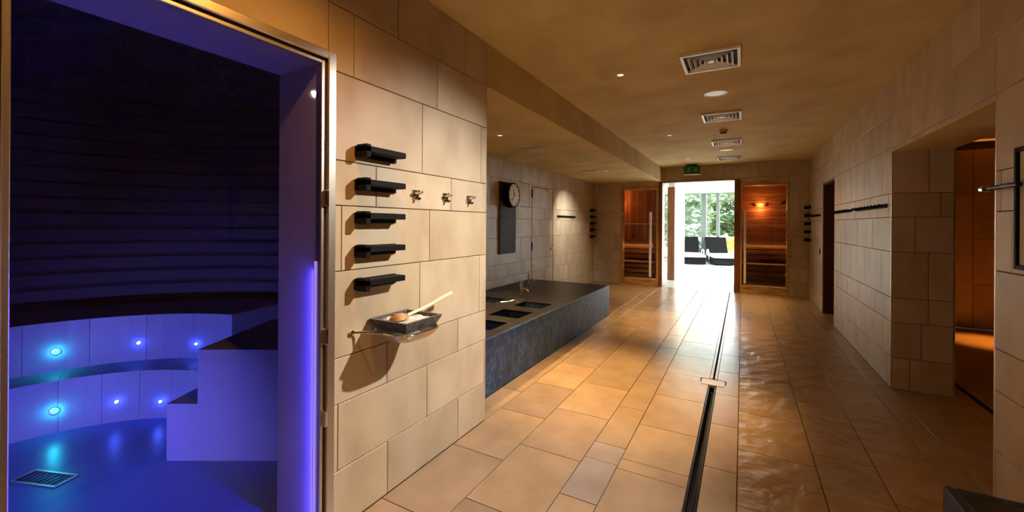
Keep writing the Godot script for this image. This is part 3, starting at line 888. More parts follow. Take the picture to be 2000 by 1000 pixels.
func build_alcove_things() -> void:
	# slate board with lettering rows and a clock
	var b := thing("notice_board", "tall dark slate board with rows of small pale print below the clock", "board", Vector3(XB + 0.001, 0, -5.435))
	var panel := part("panel", B(Vector3(0.0, 0.92, -0.245), Vector3(0.02, 1.985, 0.245), 0.003), M.board, b)
	# the print is too small to read: rows of word-long strokes
	var im := Image.create(128, 192, false, Image.FORMAT_RGB8)
	im.fill(c8(48, 50, 52))
	var r := RandomNumberGenerator.new()
	r.seed = 77
	for row in 11:
		var width := r.randi_range(60, 100)
		var x := (128 - width) / 2
		var last := x + width
		while x < last:
			var w := mini(r.randi_range(5, 16), last - x)
			im.fill_rect(Rect2i(x, 8 + row * 16, w, 4), c8(124, 120, 112))
			x += w + 4
	var pm := mat(Color.WHITE, 0.75)
	pm.albedo_texture = ImageTexture.create_from_image(im)
	var ps := S()
	var u := [Vector2(0, 1), Vector2(1, 1), Vector2(1, 0), Vector2(0, 0)]
	var p := [Vector3(0.0205, 1.16, 0.22), Vector3(0.0205, 1.16, -0.22), Vector3(0.0205, 1.62, -0.22), Vector3(0.0205, 1.62, 0.22)]
	for i in [0, 2, 1, 0, 3, 2]:
		ps.set_normal(Vector3(1, 0, 0)); ps.set_uv(u[i]); ps.add_vertex(p[i])
	part("print", ps, pm, panel)
	var k := thing("wall_clock", "round cream-faced clock in a dark drum case above the slate board", "clock", Vector3(XB + 0.02, 1.795, -5.44))
	var xf := Transform3D(Basis(Vector3.BACK, -PI / 2), Vector3.ZERO)
	var cs := S()
	lathe(cs, [Vector2(0.185, 0.0), Vector2(0.185, 0.1), Vector2(0.17, 0.108), Vector2(0.165, 0.1)], 40, xf)
	part("case", cs, M.black, k)
	cs = S()
	lathe(cs, [Vector2(0.166, 0.099), Vector2(0.0001, 0.1)], 40, xf)
	var dial := part("dial", cs, M.cream, k)
	for i in 12:
		var a := TAU * i / 12.0
		var ms := S()
		box(ms, Vector3(0.1005, 0.125, -0.005), Vector3(0.103, 0.155, 0.005), 0.0, Transform3D(Basis(Vector3.RIGHT, a), Vector3.ZERO))
		part("hour_mark", ms, M.black, dial)
	var hs := S()
	box(hs, Vector3(0.104, -0.02, -0.006), Vector3(0.107, 0.085, 0.006), 0.0, Transform3D(Basis(Vector3.RIGHT, 0.35), Vector3.ZERO))
	part("hour_hand", hs, M.black, dial)
	hs = S()
	box(hs, Vector3(0.107, -0.025, -0.004), Vector3(0.109, 0.125, 0.004), 0.0, Transform3D(Basis(Vector3.RIGHT, 2.4), Vector3.ZERO))
	part("minute_hand", hs, M.black, dial)
	# flush tiled door
	var d := struct("door_1", "flush tiled door with dark hinges in the alcove wall", "door")
	var o := Vector3(XB - 0.002, 0, 0)
	part("leaf", B(Vector3(XB - 0.008, 0.0, -7.165), Vector3(XB - 0.004, 1.99, -6.295)), M.dark_metal, d)
	for i in COURSES.size() - 1:
		if COURSES[i] > 1.9: break
		var y1: float = minf(COURSES[i + 1], 1.99)
		var cutx: float = 6.295 + [0.35, 0.55, 0.3, 0.6, 0.4, 0.5, 0.3][i % 7]
		for q in [[6.295, cutx], [cutx, 7.165]]:
			tile_piece(d, o, Vector3(0, 0, -1), Vector3.UP, Vector3(1, 0, 0), Rect2(q[0], COURSES[i], q[1] - q[0], y1 - COURSES[i]), M.wall[(i + int(q[0] > 6.3)) % 5], 0.004, 0.002, 0.004)
	for y in [1.88, 0.99]:
		part("hinge", B(Vector3(XB - 0.006, y - 0.07, -6.3), Vector3(XB + 0.012, y + 0.07, -6.262), 0.003), M.black, d)
	var ls := S()
	tube(ls, [Vector3(XB, 0.98, -7.09), Vector3(XB + 0.05, 0.98, -7.09), Vector3(XB + 0.055, 0.98, -7.03), Vector3(XB + 0.055, 0.975, -6.97)], 0.009, 8)
	part("lever_handle", ls, M.chrome, d)
	part("lock_plate", B(Vector3(XB - 0.004, 0.88, -7.11), Vector3(XB + 0.004, 0.93, -7.07), 0.002), M.chrome, d)
	part("closer_arm", B(Vector3(XB, 1.965, -7.12), Vector3(XB + 0.02, 1.985, -6.85), 0.003), M.steel, d)
	# hook rail further along the same wall
	hook_rail("dark peg rail on the sunlit alcove wall beyond the tiled door", Vector3(XB, 1.515, -7.36), Vector3(0, 0, -1), Vector3(1, 0, 0), 0.95, 8)
	var eh := thing("wall_hook", "single pale metal hook at the far end of the alcove wall", "hook", Vector3(XB, 1.49, -9.1))
	part("plate", B(Vector3(0, -0.03, -0.03), Vector3(0.008, 0.03, 0.03), 0.002), M.steel, eh)
	var pg := S()
	tube(pg, [Vector3(0.005, 0, 0), Vector3(0.05, 0, 0), Vector3(0.06, 0.02, 0)], 0.009, 8)
	part("peg", pg, M.steel, eh)

func hook_rail(label: String, at: Vector3, along: Vector3, out: Vector3, length: float, pegs: int) -> void:
	var t := thing("peg_rail", label, "rail", at, 0.0, "wall peg rails")
	var xf := Transform3D(Basis(along, Vector3.UP, out), Vector3.ZERO)
	var st := S()
	box(st, Vector3(0, -0.018, 0), Vector3(length, 0.018, 0.014), 0.002, xf)
	var bar := part("bar", st, M.black, t)
	for i in pegs:
		var x := length * (i + 0.5) / pegs
		var q := S()
		tube(q, [xf * Vector3(x, 0.0, 0.012), xf * Vector3(x, 0.0, 0.04), xf * Vector3(x, 0.012, 0.052)], [0.01, 0.01, 0.014], 8)
		part("peg", q, M.black, bar)

# ------------------------------------------------------------------ right side
func build_right_things() -> void:
	hook_rail("dark peg rail on the right wall just before the deep recess", Vector3(XR, 1.543, -4.74), Vector3(0, 0, -1), Vector3(-1, 0, 0), 1.1, 9)
	hook_rail("dark peg rail on the right wall next to the narrow doorway", Vector3(XR, 1.543, -6.05), Vector3(0, 0, -1), Vector3(-1, 0, 0), 1.03, 8)
	hook_rail("short dark peg rail on the right wall close to the end wall", Vector3(XR, 1.535, -8.25), Vector3(0, 0, -1), Vector3(-1, 0, 0), 0.95, 6)
	# small bar with chrome end beside the framed notice
	var t := thing("towel_bar", "short grey bar with a chrome end knob beside the framed notice", "towel bar", Vector3(XR, 1.557, -2.98))
	var st := S()
	tube(st, [Vector3(-0.03, 0, 0.0), Vector3(-0.03, 0, 0.28)], 0.011, 10)
	part("bar", st, M.dark_metal, t)
	st = S()
	tube(st, [Vector3(-0.03, 0, -0.03), Vector3(-0.03, 0, 0.005)], 0.019, 12)
	part("end_knob", st, M.chrome, t)
	for z in [0.03, 0.25]:
		st = S()
		tube(st, [Vector3(0.0, 0, z), Vector3(-0.03, 0, z)], 0.008, 8)
		part("stand_off", st, M.dark_metal, t)
	# framed notice, mostly out of the picture
	var fr := thing("framed_notice", "thin dark frame around a pale sheet on the near right wall", "frame", Vector3(XR, 1.45, -2.46))
	var fs := S()
	box(fs, Vector3(-0.02, -0.275, -0.305), Vector3(0, 0.275, -0.285), 0.002)
	box(fs, Vector3(-0.02, -0.275, 0.285), Vector3(0, 0.275, 0.305), 0.002)
	box(fs, Vector3(-0.02, 0.255, -0.285), Vector3(0, 0.275, 0.285), 0.002)
	box(fs, Vector3(-0.02, -0.275, -0.285), Vector3(0, -0.255, 0.285), 0.002)
	part("frame", fs, M.black, fr)
	part("sheet", B(Vector3(-0.008, -0.255, -0.285), Vector3(0, 0.255, 0.285)), mat(c8(205, 205, 180), 0.5), fr)
	# slate bench in the foreground
	var b := thing("slate_bench", "dark slate bench along the near right wall, cut by the picture corner", "bench", Vector3(0, 0, 0))
	part("side_slab", B(Vector3(0.627, 0.0, -2.035), Vector3(0.657, 0.45, 0.4), 0.004), M.slate, b)
	part("end_slab", B(Vector3(0.658, 0.0, -2.035), Vector3(XR - 0.002, 0.45, -2.005), 0.004), M.slate, b)
	part("top_slab", B(Vector3(0.658, 0.415, -2.004), Vector3(XR - 0.002, 0.448, 0.4), 0.002), M.slate_top, b)
	# light switch by the doorway
	var sw := thing("light_switch", "small dark switch plate on the right wall beside the narrow doorway", "switch", Vector3(XR, 0.95, -8.27))
	part("plate", B(Vector3(-0.008, -0.05, -0.035), Vector3(0, 0.05, 0.035), 0.003), M.dark_metal, sw)
	part("rocker", B(Vector3(-0.013, -0.03, -0.02), Vector3(-0.008, 0.03, 0.02), 0.002), M.black, sw)
	# narrow doorway: timber lining and door
	var d := struct("door_2", "brown timber door set deep in the narrow doorway of the right wall", "door")
	part("lining", B(Vector3(XR + 0.01, 0, -8.05), Vector3(1.48, 2.03, -8.02), 0.002), M.wood_dark, d)
	part("lining", B(Vector3(XR + 0.01, 0, -7.13), Vector3(1.48, 2.03, -7.1), 0.002), M.wood_dark, d)
	part("lining", B(Vector3(XR + 0.01, 2.0, -8.02), Vector3(1.48, 2.03, -7.13), 0.002), M.wood_dark, d)
	part("leaf", B(Vector3(1.4, 0.005, -8.018), Vector3(1.44, 1.998, -7.132), 0.003), M.wood_dark, d)
	part("threshold", B(Vector3(XR, -0.02, -8.05), Vector3(1.48, 0.0, -7.1)), M.floor_rough[0], d)

func build_side_room() -> void:
	# the dim shower room behind the recess
	var f := struct("floor_side_room", "stone floor of the dim shower room behind the recess", "floor")
	part("slab", B(Vector3(1.48, -0.2, -7.85), Vector3(4.6, 0.0, -2.0)), M.floor_rough[0], f)
	part("threshold_gap", B(Vector3(1.6, -0.01, -5.6), Vector3(1.635, 0.003, -2.6)), M.black, f)
	var w := struct("wall_side_room", "stone tile walls of the dim orange-lit shower room", "wall")
	part("slab", B(Vector3(1.3, 0, -7.95), Vector3(4.7, 2.6, -7.86)), M.grout, w)
	var y := 0.0
	while y < 2.4:
		var x := 1.5
		while x < 4.5:
			tile_piece(w, Vector3(0, 0, -7.85), Vector3(1, 0, 0), Vector3.UP, Vector3(0, 0, 1), Rect2(x, y, 0.6, 0.6), M.wall[rng.randi() % 5], 0.004, 0.002)
			x += 0.6
		y += 0.6
	part("slab", B(Vector3(4.6, 0, -7.95), Vector3(4.7, 2.6, -1.9)), M.wall[1], w)
	part("slab", B(Vector3(1.48, 0, -2.0), Vector3(4.7, 2.6, -1.9)), M.wall[1], w)
	part("slab", B(Vector3(1.481, 0, -7.86), Vector3(1.49, 2.6, -4.62)), M.wall[1], w)
	part("slab", B(Vector3(1.481, 0, -2.97), Vector3(1.49, 2.6, -1.9)), M.wall[1], w)
	part("slab", B(Vector3(1.481, 2.0, -4.62), Vector3(1.49, 2.6, -2.97)), M.wall[1], w)
	var c := struct("ceiling_side_room", "plain ceiling of the shower room", "ceiling")
	part("slab", B(Vector3(1.48, 2.5, -7.95), Vector3(4.7, 2.6, -1.9)), M.ceiling, c)
	var l := thing("slot_light", "orange slot light along the ceiling of the dim shower room", "light", Vector3(3.35, 2.5, -7.7))
	part("lens", B(Vector3(-0.75, -0.012, -0.05), Vector3(0.75, 0.0, 0.05), 0.003), glow(c8(255, 150, 60), 0.5), l)
	for i in 4:
		spot(l, Vector3(-0.75 + i * 0.5, -0.03, 0.06), Vector3(0, -1, 0.24), c8(255, 156, 58), 15.0, 12.0, 1.0, 0.05)

# ------------------------------------------------------------------ ceiling fittings
func build_ceiling_things() -> void:
	var zs := [-3.48, -5.33, -7.03, -8.72]
	var nm := ["nearest and largest", "second from the camera", "third from the camera", "farthest, above the lounge opening"]
	var base: Node3D = null
	for i in 4:
		var t: Node3D
		if base == null:
			base = thing("ceiling_vent", "", "vent", Vector3(-0.215, YC, zs[i]), 0.0, "ceiling vents")
			t = base
			var ring := func(st: SurfaceTool, r0: float, y0: float, r1: float, y1: float, th: float) -> void:
				for k in 4:
					var b := Basis(Vector3.UP, PI / 2 * k)
					quad(st, b * Vector3(-r0, y0, r0), b * Vector3(r0, y0, r0), b * Vector3(r1, y1, r1), b * Vector3(-r1, y1, r1))
					quad(st, b * Vector3(-r1 + th, y1, r1 - th), b * Vector3(r1 - th, y1, r1 - th), b * Vector3(r0 - th, y0, r0 - th), b * Vector3(-r0 + th, y0, r0 - th))
					quad(st, b * Vector3(-r0, y0, r0), b * Vector3(-r0 + th, y0, r0 - th), b * Vector3(r0 - th, y0, r0 - th), b * Vector3(r0, y0, r0))
			part("plenum", B(Vector3(-0.19, -0.003, -0.19), Vector3(0.19, 0.0, 0.19)), M.black, t)
			var fs := S()
			for s in [-1.0, 1.0]:
				box(fs, Vector3(-0.2, -0.022, s * 0.188 - 0.012), Vector3(0.2, 0.0, s * 0.188 + 0.012), 0.003)
				box(fs, Vector3(s * 0.188 - 0.012, -0.022, -0.176), Vector3(s * 0.188 + 0.012, 0.0, 0.176), 0.003)
			var vent_frame := part("frame", fs, M.vent, t)
			for q in [0.15, 0.115, 0.08, 0.047]:
				var vs := S()
				ring.call(vs, q, -0.024, q - 0.013, -0.003, 0.003)
				part("vane", vs, M.vent, vent_frame)
			part("centre_plate", B(Vector3(-0.02, -0.022, -0.02), Vector3(0.02, -0.004, 0.02), 0.002), M.vent, t)
		else:
			t = base.duplicate()
			t.name = numbered("ceiling_vent")
			add_child(t)
			t.position = Vector3(-0.215, YC, zs[i])
		tag(t, "square white louvred ceiling vent, " + nm[i], "vent", "ceiling vents")
	# round ceiling speakers
	for q in [[-4.38, "just beyond the nearest vent", 0.1], [-7.78, "small and far, before the last vent", 0.1]]:
		var t := thing("ceiling_speaker", "round white ceiling speaker grille, " + q[1], "speaker", Vector3(-0.225, YC, q[0]), 0.0, "ceiling speakers")
		var st := S()
		lathe(st, [Vector2(q[2] + 0.008, 0.0), Vector2(q[2] + 0.006, -0.01), Vector2(q[2] - 0.006, -0.012), Vector2(q[2] - 0.008, -0.006)], 36, Transform3D())
		part("rim", st, M.vent, t)
		st = S()
		lathe(st, [Vector2(q[2] - 0.007, -0.007), Vector2(0.0001, -0.011)], 36, Transform3D())
		part("grille", st, M.vent, t)
	# smoke detector
	var sd := thing("smoke_detector", "small round smoke detector on the ceiling between two vents", "detector", Vector3(-0.226, YC, -6.15))
	var ss := S()
	lathe(ss, [Vector2(0.055, 0.0), Vector2(0.055, -0.018), Vector2(0.045, -0.03)], 24)
	part("base", ss, M.ceiling, sd)
	ss = S()
	lathe(ss, [Vector2(0.04, -0.03), Vector2(0.036, -0.048), Vector2(0.02, -0.056), Vector2(0.0001, -0.057)], 24)
	part("sensor", ss, M.wood_dark, sd)
	# downlights
	var warm := c8(255, 208, 138)
	for q in [[-0.9, YC, -3.48, 14.0, "nearest of the corridor row", 29.0], [-0.9, YC, -6.15, 10.0, "middle of the corridor row", 29.0], [-0.92, YC, -8.57, 6.0, "farthest, beside the exit sign", 46.0], [-0.9, YC, -0.9, 1.4, "above the steam room door, outside the picture", 76.0], [-0.9, YC, 1.6, 2.6, "behind the viewer", 70.0], [-2.29, YS, -3.85, 9.0, "over the foot basins", 40.0], [-2.15, YS, -7.31, 4.0, "at the far end of the alcove ceiling", 36.0]]:
		var t := thing("downlight", "small round recessed downlight, " + q[4], "light", Vector3(q[0], q[1], q[2]), 0.0, "recessed downlights")
		var st := S()
		lathe(st, [Vector2(0.04, 0.0), Vector2(0.039, -0.005), Vector2(0.026, -0.006), Vector2(0.024, -0.002)], 24)
		part("trim_ring", st, M.cream, t)
		st = S()
		lathe(st, [Vector2(0.025, -0.003), Vector2(0.0001, -0.005)], 24)
		part("lens", st, glow(c8(255, 236, 200), 1.6), t)
		var tilted: bool = q[2] == -7.31      # this one is turned towards the alcove wall
		spot(t, Vector3(0, -0.03, 0), Vector3(-0.95, -1.15, -0.55) if tilted else Vector3(0, -1, 0), c8(240, 238, 226) if tilted else c8(255, 180, 88) if q[2] == -0.9 else warm, q[3], q[5], 1.0, 0.03)
	# adjustable recessed spot just outside the picture, washing the left wall (its mirror image shows in the steam room glass)
	var ww := thing("wall_washer", "adjustable recessed ceiling spot just outside the picture, washing the left wall", "light", Vector3(0.4, YC, -2.55))
	var aim := Vector3(-1.96, -2.15, 0.72).normalized()
	var can := S()
	lathe(can, [Vector2(0.05, 0.0), Vector2(0.049, -0.006), Vector2(0.024, -0.007), Vector2(0.022, -0.003)], 24)
	part("trim_ring", can, M.cream, ww)
	can = S()
	lathe(can, [Vector2(0.023, -0.004), Vector2(0.0001, -0.012)], 24)
	part("lens", can, glow(c8(255, 236, 200), 1.6), ww)
	spot(ww, Vector3(0, -0.03, 0), aim, c8(255, 249, 240), 10.5, 38.0, 1.0, 0.03)
	# alcove ceiling vents
	for q in [[-2.3, -4.82, "over the foot basins", 40.0], [-2.4, -7.27, "far along the alcove"]]:
		var t := thing("slot_vent", "flat grey vent in the low alcove ceiling, " + q[2], "vent", Vector3(q[0], YS, q[1]), 0.0, "alcove ceiling vents")
		part("frame", B(Vector3(-0.16, -0.008, -0.16), Vector3(0.16, 0.0, 0.16), 0.003), M.ceiling, t)
		for i in 6:
			part("louvre", B(Vector3(-0.14, -0.013, -0.13 + i * 0.046), Vector3(0.14, -0.008, -0.11 + i * 0.046), 0.001), M.white, t)
	# exit sign
	var e := thing("exit_sign", "green emergency exit sign hanging over the lounge opening", "sign", Vector3(-0.92, 2.62, -9.35))
	part("case", B(Vector3(-0.15, -0.2, -0.02), Vector3(0.15, -0.03, 0.02), 0.004), M.dark_metal, e)
	part("stem", B(Vector3(-0.1, -0.03, -0.01), Vector3(0.1, 0.0, 0.01)), M.dark_metal, e)
	part("lower_edge", B(Vector3(-0.16, -0.215, -0.022), Vector3(0.16, -0.2, 0.03), 0.003), M.cream, e)
	var green := glow(c8(18, 76, 36), 0.09)
	var face := part("face", B(Vector3(-0.145, -0.192, 0.02), Vector3(0.145, -0.038, 0.024), 0.001), green, e)
	var pale := glow(c8(120, 160, 115), 0.06)
	var fg := S()      # running figure, arrow and doorway
	lathe(fg, [Vector2(0.011, 0.0), Vector2(0.011, 0.002), Vector2(0.0001, 0.002)], 14, Transform3D(Basis(Vector3.RIGHT, PI / 2), Vector3(-0.052, -0.066, 0.024)))
	var bars := [[Vector2(-0.056, -0.08), Vector2(-0.066, -0.122), 0.009], [Vector2(-0.058, -0.084), Vector2(-0.036, -0.104), 0.004], [Vector2(-0.06, -0.084), Vector2(-0.086, -0.1), 0.004], [Vector2(-0.066, -0.122), Vector2(-0.044, -0.14), 0.006], [Vector2(-0.044, -0.14), Vector2(-0.05, -0.17), 0.005], [Vector2(-0.066, -0.122), Vector2(-0.086, -0.15), 0.006], [Vector2(-0.086, -0.15), Vector2(-0.108, -0.15), 0.005], [Vector2(0.02, -0.115), Vector2(0.1, -0.115), 0.008], [Vector2(0.1, -0.115), Vector2(0.068, -0.088), 0.007], [Vector2(0.1, -0.115), Vector2(0.068, -0.142), 0.007]]
	for q in bars:
		var a: Vector2 = q[0]
		var b: Vector2 = q[1]
		var n: Vector2 = (b - a).orthogonal().normalized() * float(q[2])
		quad(fg, Vector3(a.x + n.x, a.y + n.y, 0.0255), Vector3(a.x - n.x, a.y - n.y, 0.0255), Vector3(b.x - n.x, b.y - n.y, 0.0255), Vector3(b.x + n.x, b.y + n.y, 0.0255))
	part("pictogram", fg, pale, face)

# ------------------------------------------------------------------ end wall: saunas and opening
func planks_x(parent: Node, x0: float, x1: float, y0: float, y1: float, z: float, step: float, called := "plank") -> void:
	var y := y0
	var i := 0
	while y < y1 - 0.01:
		part(called, B(Vector3(x0, y + 0.003, z - 0.015), Vector3(x1, minf(y + step, y1) - 0.003, z), 0.004), M.wood_h[(i * 7 + 1) % 4], parent)
		y += step
		i += 1

func planks_v(parent: Node, x0: float, x1: float, y0: float, y1: float, z: float, step: float) -> void:
	var x := x0
	var i := 0
	while x < x1 - 0.01:
		part("plank", B(Vector3(x + 0.003, y0, z - 0.015), Vector3(minf(x + step, x1) - 0.003, y1, z), 0.004), M.wood_v[(i * 5 + 2) % 4], parent)
		x += step
		i += 1

func sauna_bench(label: String, x0: float, x1: float, y: float, z0: float, z1: float, lit := 0.0) -> void:
	var t := thing("sauna_bench", label, "bench", Vector3((x0 + x1) * 0.5, 0, z1))
	var h := (x1 - x0) * 0.5
	var n := 4
	for i in n:
		var a := (z0 - z1) + (z1 - z0) * i / n
		part("seat_slat", B(Vector3(-h, y - 0.03, a + 0.006), Vector3(h, y, a + (z1 - z0) / n - 0.006), 0.005), M.wood_h[(i + 2) % 4], t)
	if lit > 0.0:
		part("under_light", B(Vector3(-h + 0.1, y - 0.045, -0.02), Vector3(h - 0.1, y - 0.031, -0.006), 0.002), glow(c8(255, 190, 110), 0.3), t)
		var al := AreaLight3D.new()
		al.name = "lamp_strip"
		al.light_color = c8(255, 186, 104)
		al.light_energy = lit
		al.area_size = Vector2(2.0 * h - 0.2, 0.02)
		al.area_range = 20.0
		al.shadow_enabled = true
		t.add_child(al)
		al.position = Vector3(0, y - 0.05, 0.0)
		al.basis = Basis.looking_at(Vector3(0, -0.7, 0.7))
	for k in 3:
		var yy := y - 0.06 - k * 0.11
		if yy - 0.08 > 0.02:
			part("front_slat", B(Vector3(-h, yy - 0.08, -0.03), Vector3(h, yy, -0.008), 0.004), M.wood_h[(k + 1) % 4], t)
	for s in [-1.0, 1.0]:
		part("support", B(Vector3(s * (h - 0.03) - 0.025, 0.0, (z0 - z1) + 0.02), Vector3(s * (h - 0.03) + 0.025, y - 0.031, -0.035)), M.wood_v[1], t)

func sauna_door(called: String, label: String, x0: float, x1: float, top: float, handle_x: float, hinge_x: float) -> void:
	var t := struct(called, label, "door")
	t.position = Vector3((x0 + x1) * 0.5, 0, ZE)
	var h := (x1 - x0) * 0.5
	var cx := (x0 + x1) * 0.5
	part("jamb", B(Vector3(-h, 0, -0.2), Vector3(-h + 0.035, top, 0.006), 0.003), M.wood_pale, t)
	part("jamb", B(Vector3(h - 0.035, 0, -0.2), Vector3(h, top, 0.006), 0.003), M.wood_pale, t)
	part("head", B(Vector3(-h + 0.035, top - 0.085, -0.2), Vector3(h - 0.035, top, 0.006), 0.003), M.wood_pale, t)
	part("sill", B(Vector3(-h + 0.035, 0.0, -0.2), Vector3(h - 0.035, 0.15, 0.006), 0.003), M.wood_pale, t)
	var p := part("pane", B(Vector3(-h + 0.04, 0.155, -0.03), Vector3(h - 0.04, top - 0.09, -0.022)), M.glass, t)
	part("marking_strip", B(Vector3(-h + 0.06, 1.375, -0.0215), Vector3(h - 0.06, 1.39, -0.021)), M.frost, p)
	var st := S()
	var hx := handle_x - cx
	box(st, Vector3(hx - 0.022, 0.2, 0.03), Vector3(hx + 0.022, 1.65, 0.055), 0.005)
	var hd := part("handle", st, M.vent, t)
	for y in [0.35, 0.95, 1.5]:
		part("stand_off", B(Vector3(hx - 0.012, y - 0.015, -0.022), Vector3(hx + 0.012, y + 0.015, 0.03), 0.002), M.steel, hd)
	for y in [0.42, 1.62]:
		part("hinge", B(Vector3(hinge_x - cx - 0.03, y - 0.04, -0.03), Vector3(hinge_x - cx + 0.03, y + 0.04, 0.0), 0.004), M.steel, t)

func sauna_shell(called: String, label: String, x0: float, x1: float, zb: float, upright: bool) -> void:
	var w := struct(called, label, "wall")
	var zf := -9.862
	part("shell", B(Vector3(x0 - 0.03, 0, zb - 0.1), Vector3(x1 + 0.03, 2.4, zb - 0.016)), M.wood_dark, w)
	if upright: planks_v(w, x0, x1, 1.02, 2.3, zb, 0.095)
	else: planks_x(w, x0, x1, 1.02, 2.3, zb, 0.095)
	planks_x(w, x0, x1, 0.0, 1.02, zb, 0.102)
	for s in [0, 1]:
		var x: float = [x0, x1][s]
		var st := S()
		part("side_boarding", B(Vector3(minf(x, x + (s * 2 - 1) * 0.02), 0, zb), Vector3(maxf(x, x + (s * 2 - 1) * 0.02), 2.3, zf)), M.wood_h[s], w)
	var ow := struct(called + "_outer", "white outer face of the " + ("left" if upright else "right") + " sauna towards the lounge", "wall")
	for s in [0, 1]:
		var xo: float = [x0 - 0.05, x1 + 0.02][s]
		part("outer_wall", B(Vector3(xo, 0, zb - 0.1), Vector3(xo + 0.03, 2.4, zf)), M.white_wall, ow)
	part("outer_wall", B(Vector3(x0 - 0.05, 0, zb - 0.13), Vector3(x1 + 0.05, 2.4, zb - 0.1)), M.white_wall, ow)
	part("sauna_ceiling", B(Vector3(x0 - 0.03, 2.3, zb - 0.1), Vector3(x1 + 0.03, 2.36, zf)), M.wood_h[3], w)
	part("sauna_floor", B(Vector3(x0 - 0.03, -0.1, zb - 0.1), Vector3(x1 + 0.03, 0.0, zf)), M.wood_h[1], w)

func build_end_wall_things() -> void:
	# wooden frame of the lounge opening
	var f := thing("opening_frame", "brown timber frame of the wide opening to the lounge", "door frame", Vector3(-0.83, 0, ZE))
	part("jamb", B(Vector3(-0.79, 0, -0.25), Vector3(-0.71, 2.3, 0.012), 0.004), M.wood_frame, f)
	part("jamb", B(Vector3(0.685, 0, -0.25), Vector3(0.79, 2.3, 0.012), 0.004), M.wood_frame, f)
	part("head", B(Vector3(-0.71, 2.285, -0.25), Vector3(0.685, 2.302, 0.012), 0.003), M.wood_frame, f)

	sauna_shell("wall_sauna_left", "timber lining of the shallow left sauna", -2.95, -1.73, -10.72, true)
	sauna_shell("wall_sauna_right", "timber lining of the right sauna", -0.1, 1.25, -11.7, false)
	sauna_door("door_3", "glass sauna door with white pull bar left of the lounge opening", -2.45, -1.62, 2.245, -1.79, -2.42)
	sauna_door("door_4", "glass sauna door with white pull bar right of the lounge opening", -0.04, 0.79, 2.255, 0.048, 0.76)
	sauna_bench("upper slatted sauna bench in the left sauna", -2.93, -1.76, 0.92, -10.7, -10.3, 0.2)
	sauna_bench("lower slatted sauna bench in the left sauna", -2.93, -1.76, 0.5, -10.29, -9.95)
	sauna_bench("upper slatted sauna bench in the right sauna", -0.08, 1.23, 0.95, -11.68, -11.15, 0.2)
	sauna_bench("lower slatted sauna bench in the right sauna", -0.08, 1.23, 0.5, -11.14, -10.7)
	# sauna lamps
	for q in [[Vector3(0.375, 1.85, -11.65), "right sauna, glowing on its back wall", 0.16], [Vector3(-2.8, 2.0, -10.68), "left sauna, high in its back corner", 0.16]]:
		var t := thing("sauna_lamp", "shaded orange lamp in the " + q[1], "lamp", q[0])
		var st := S()
		box(st, Vector3(-0.1, -0.05, -0.03), Vector3(0.1, 0.05, 0.02), 0.004)
		part("back_board", st, M.wood_h[2], t)
		for k in 3:
			part("shade_slat", B(Vector3(-0.11, -0.045 + k * 0.032, 0.06), Vector3(0.11, -0.025 + k * 0.032, 0.072), 0.002), M.wood_h[k], t)
		part("lens", B(Vector3(-0.06, -0.03, 0.021), Vector3(0.06, 0.03, 0.04), 0.004), glow(c8(255, 170, 80), 2.0), t)
		omni(t, Vector3(0, 0.03, 0.1), c8(255, 172, 92), q[2], 0.03)
		omni(t, Vector3(0, -0.1, 0.08), c8(255, 172, 92), q[2], 0.03)
	var tl := thing("towel", "folded white towel hung on the side wall of right sauna", "towel", Vector3(0.86, 1.95, -11.1))
	var ts := S()
	prism(ts, [Vector2(-0.12, 0.02), Vector2(0.12, 0.02), Vector2(0.12, -0.02), Vector2(-0.12, -0.02)], -0.1, 0.1)
	var tt := S()
	for s in [0, 1]:
		tri(tt, Vector3(-0.15, -0.11, 0.02), Vector3(0.13, -0.11, 0.02), Vector3(0.1, 0.1, 0.02))
	quad(tt, Vector3(-0.15, -0.11, 0.02), Vector3(0.1, 0.1, 0.02), Vector3(0.1, 0.1, -0.02), Vector3(-0.15, -0.11, -0.02))
	quad(tt, Vector3(0.13, -0.11, -0.02), Vector3(0.1, 0.1, -0.02), Vector3(0.1, 0.1, 0.02), Vector3(0.13, -0.11, 0.02))
	quad(tt, Vector3(-0.15, -0.11, -0.02), Vector3(0.13, -0.11, -0.02), Vector3(0.13, -0.11, 0.02), Vector3(-0.15, -0.11, 0.02))
	tri(tt, Vector3(0.13, -0.11, -0.02), Vector3(-0.15, -0.11, -0.02), Vector3(0.1, 0.1, -0.02))
	part("cloth", tt, M.cushion, tl)
	var names := ["topmost", "second from the top", "middle one", "second from the bottom", "lowest"]
	for i in 5:
		var y := 1.69 - i * 0.153
		slipper_bar("far black slipper bar left of the left sauna, " + names[i], Vector3(XB, y, -9.32), Vector3(0, 0, -1), Vector3(1, 0, 0), "far left slipper bars", M.black)
		slipper_bar("far black slipper bar right of the right sauna, " + names[i], Vector3(XR, y + 0.02, -9.57), Vector3(0, 0, 1), Vector3(-1, 0, 0), "far right slipper bars", M.black)

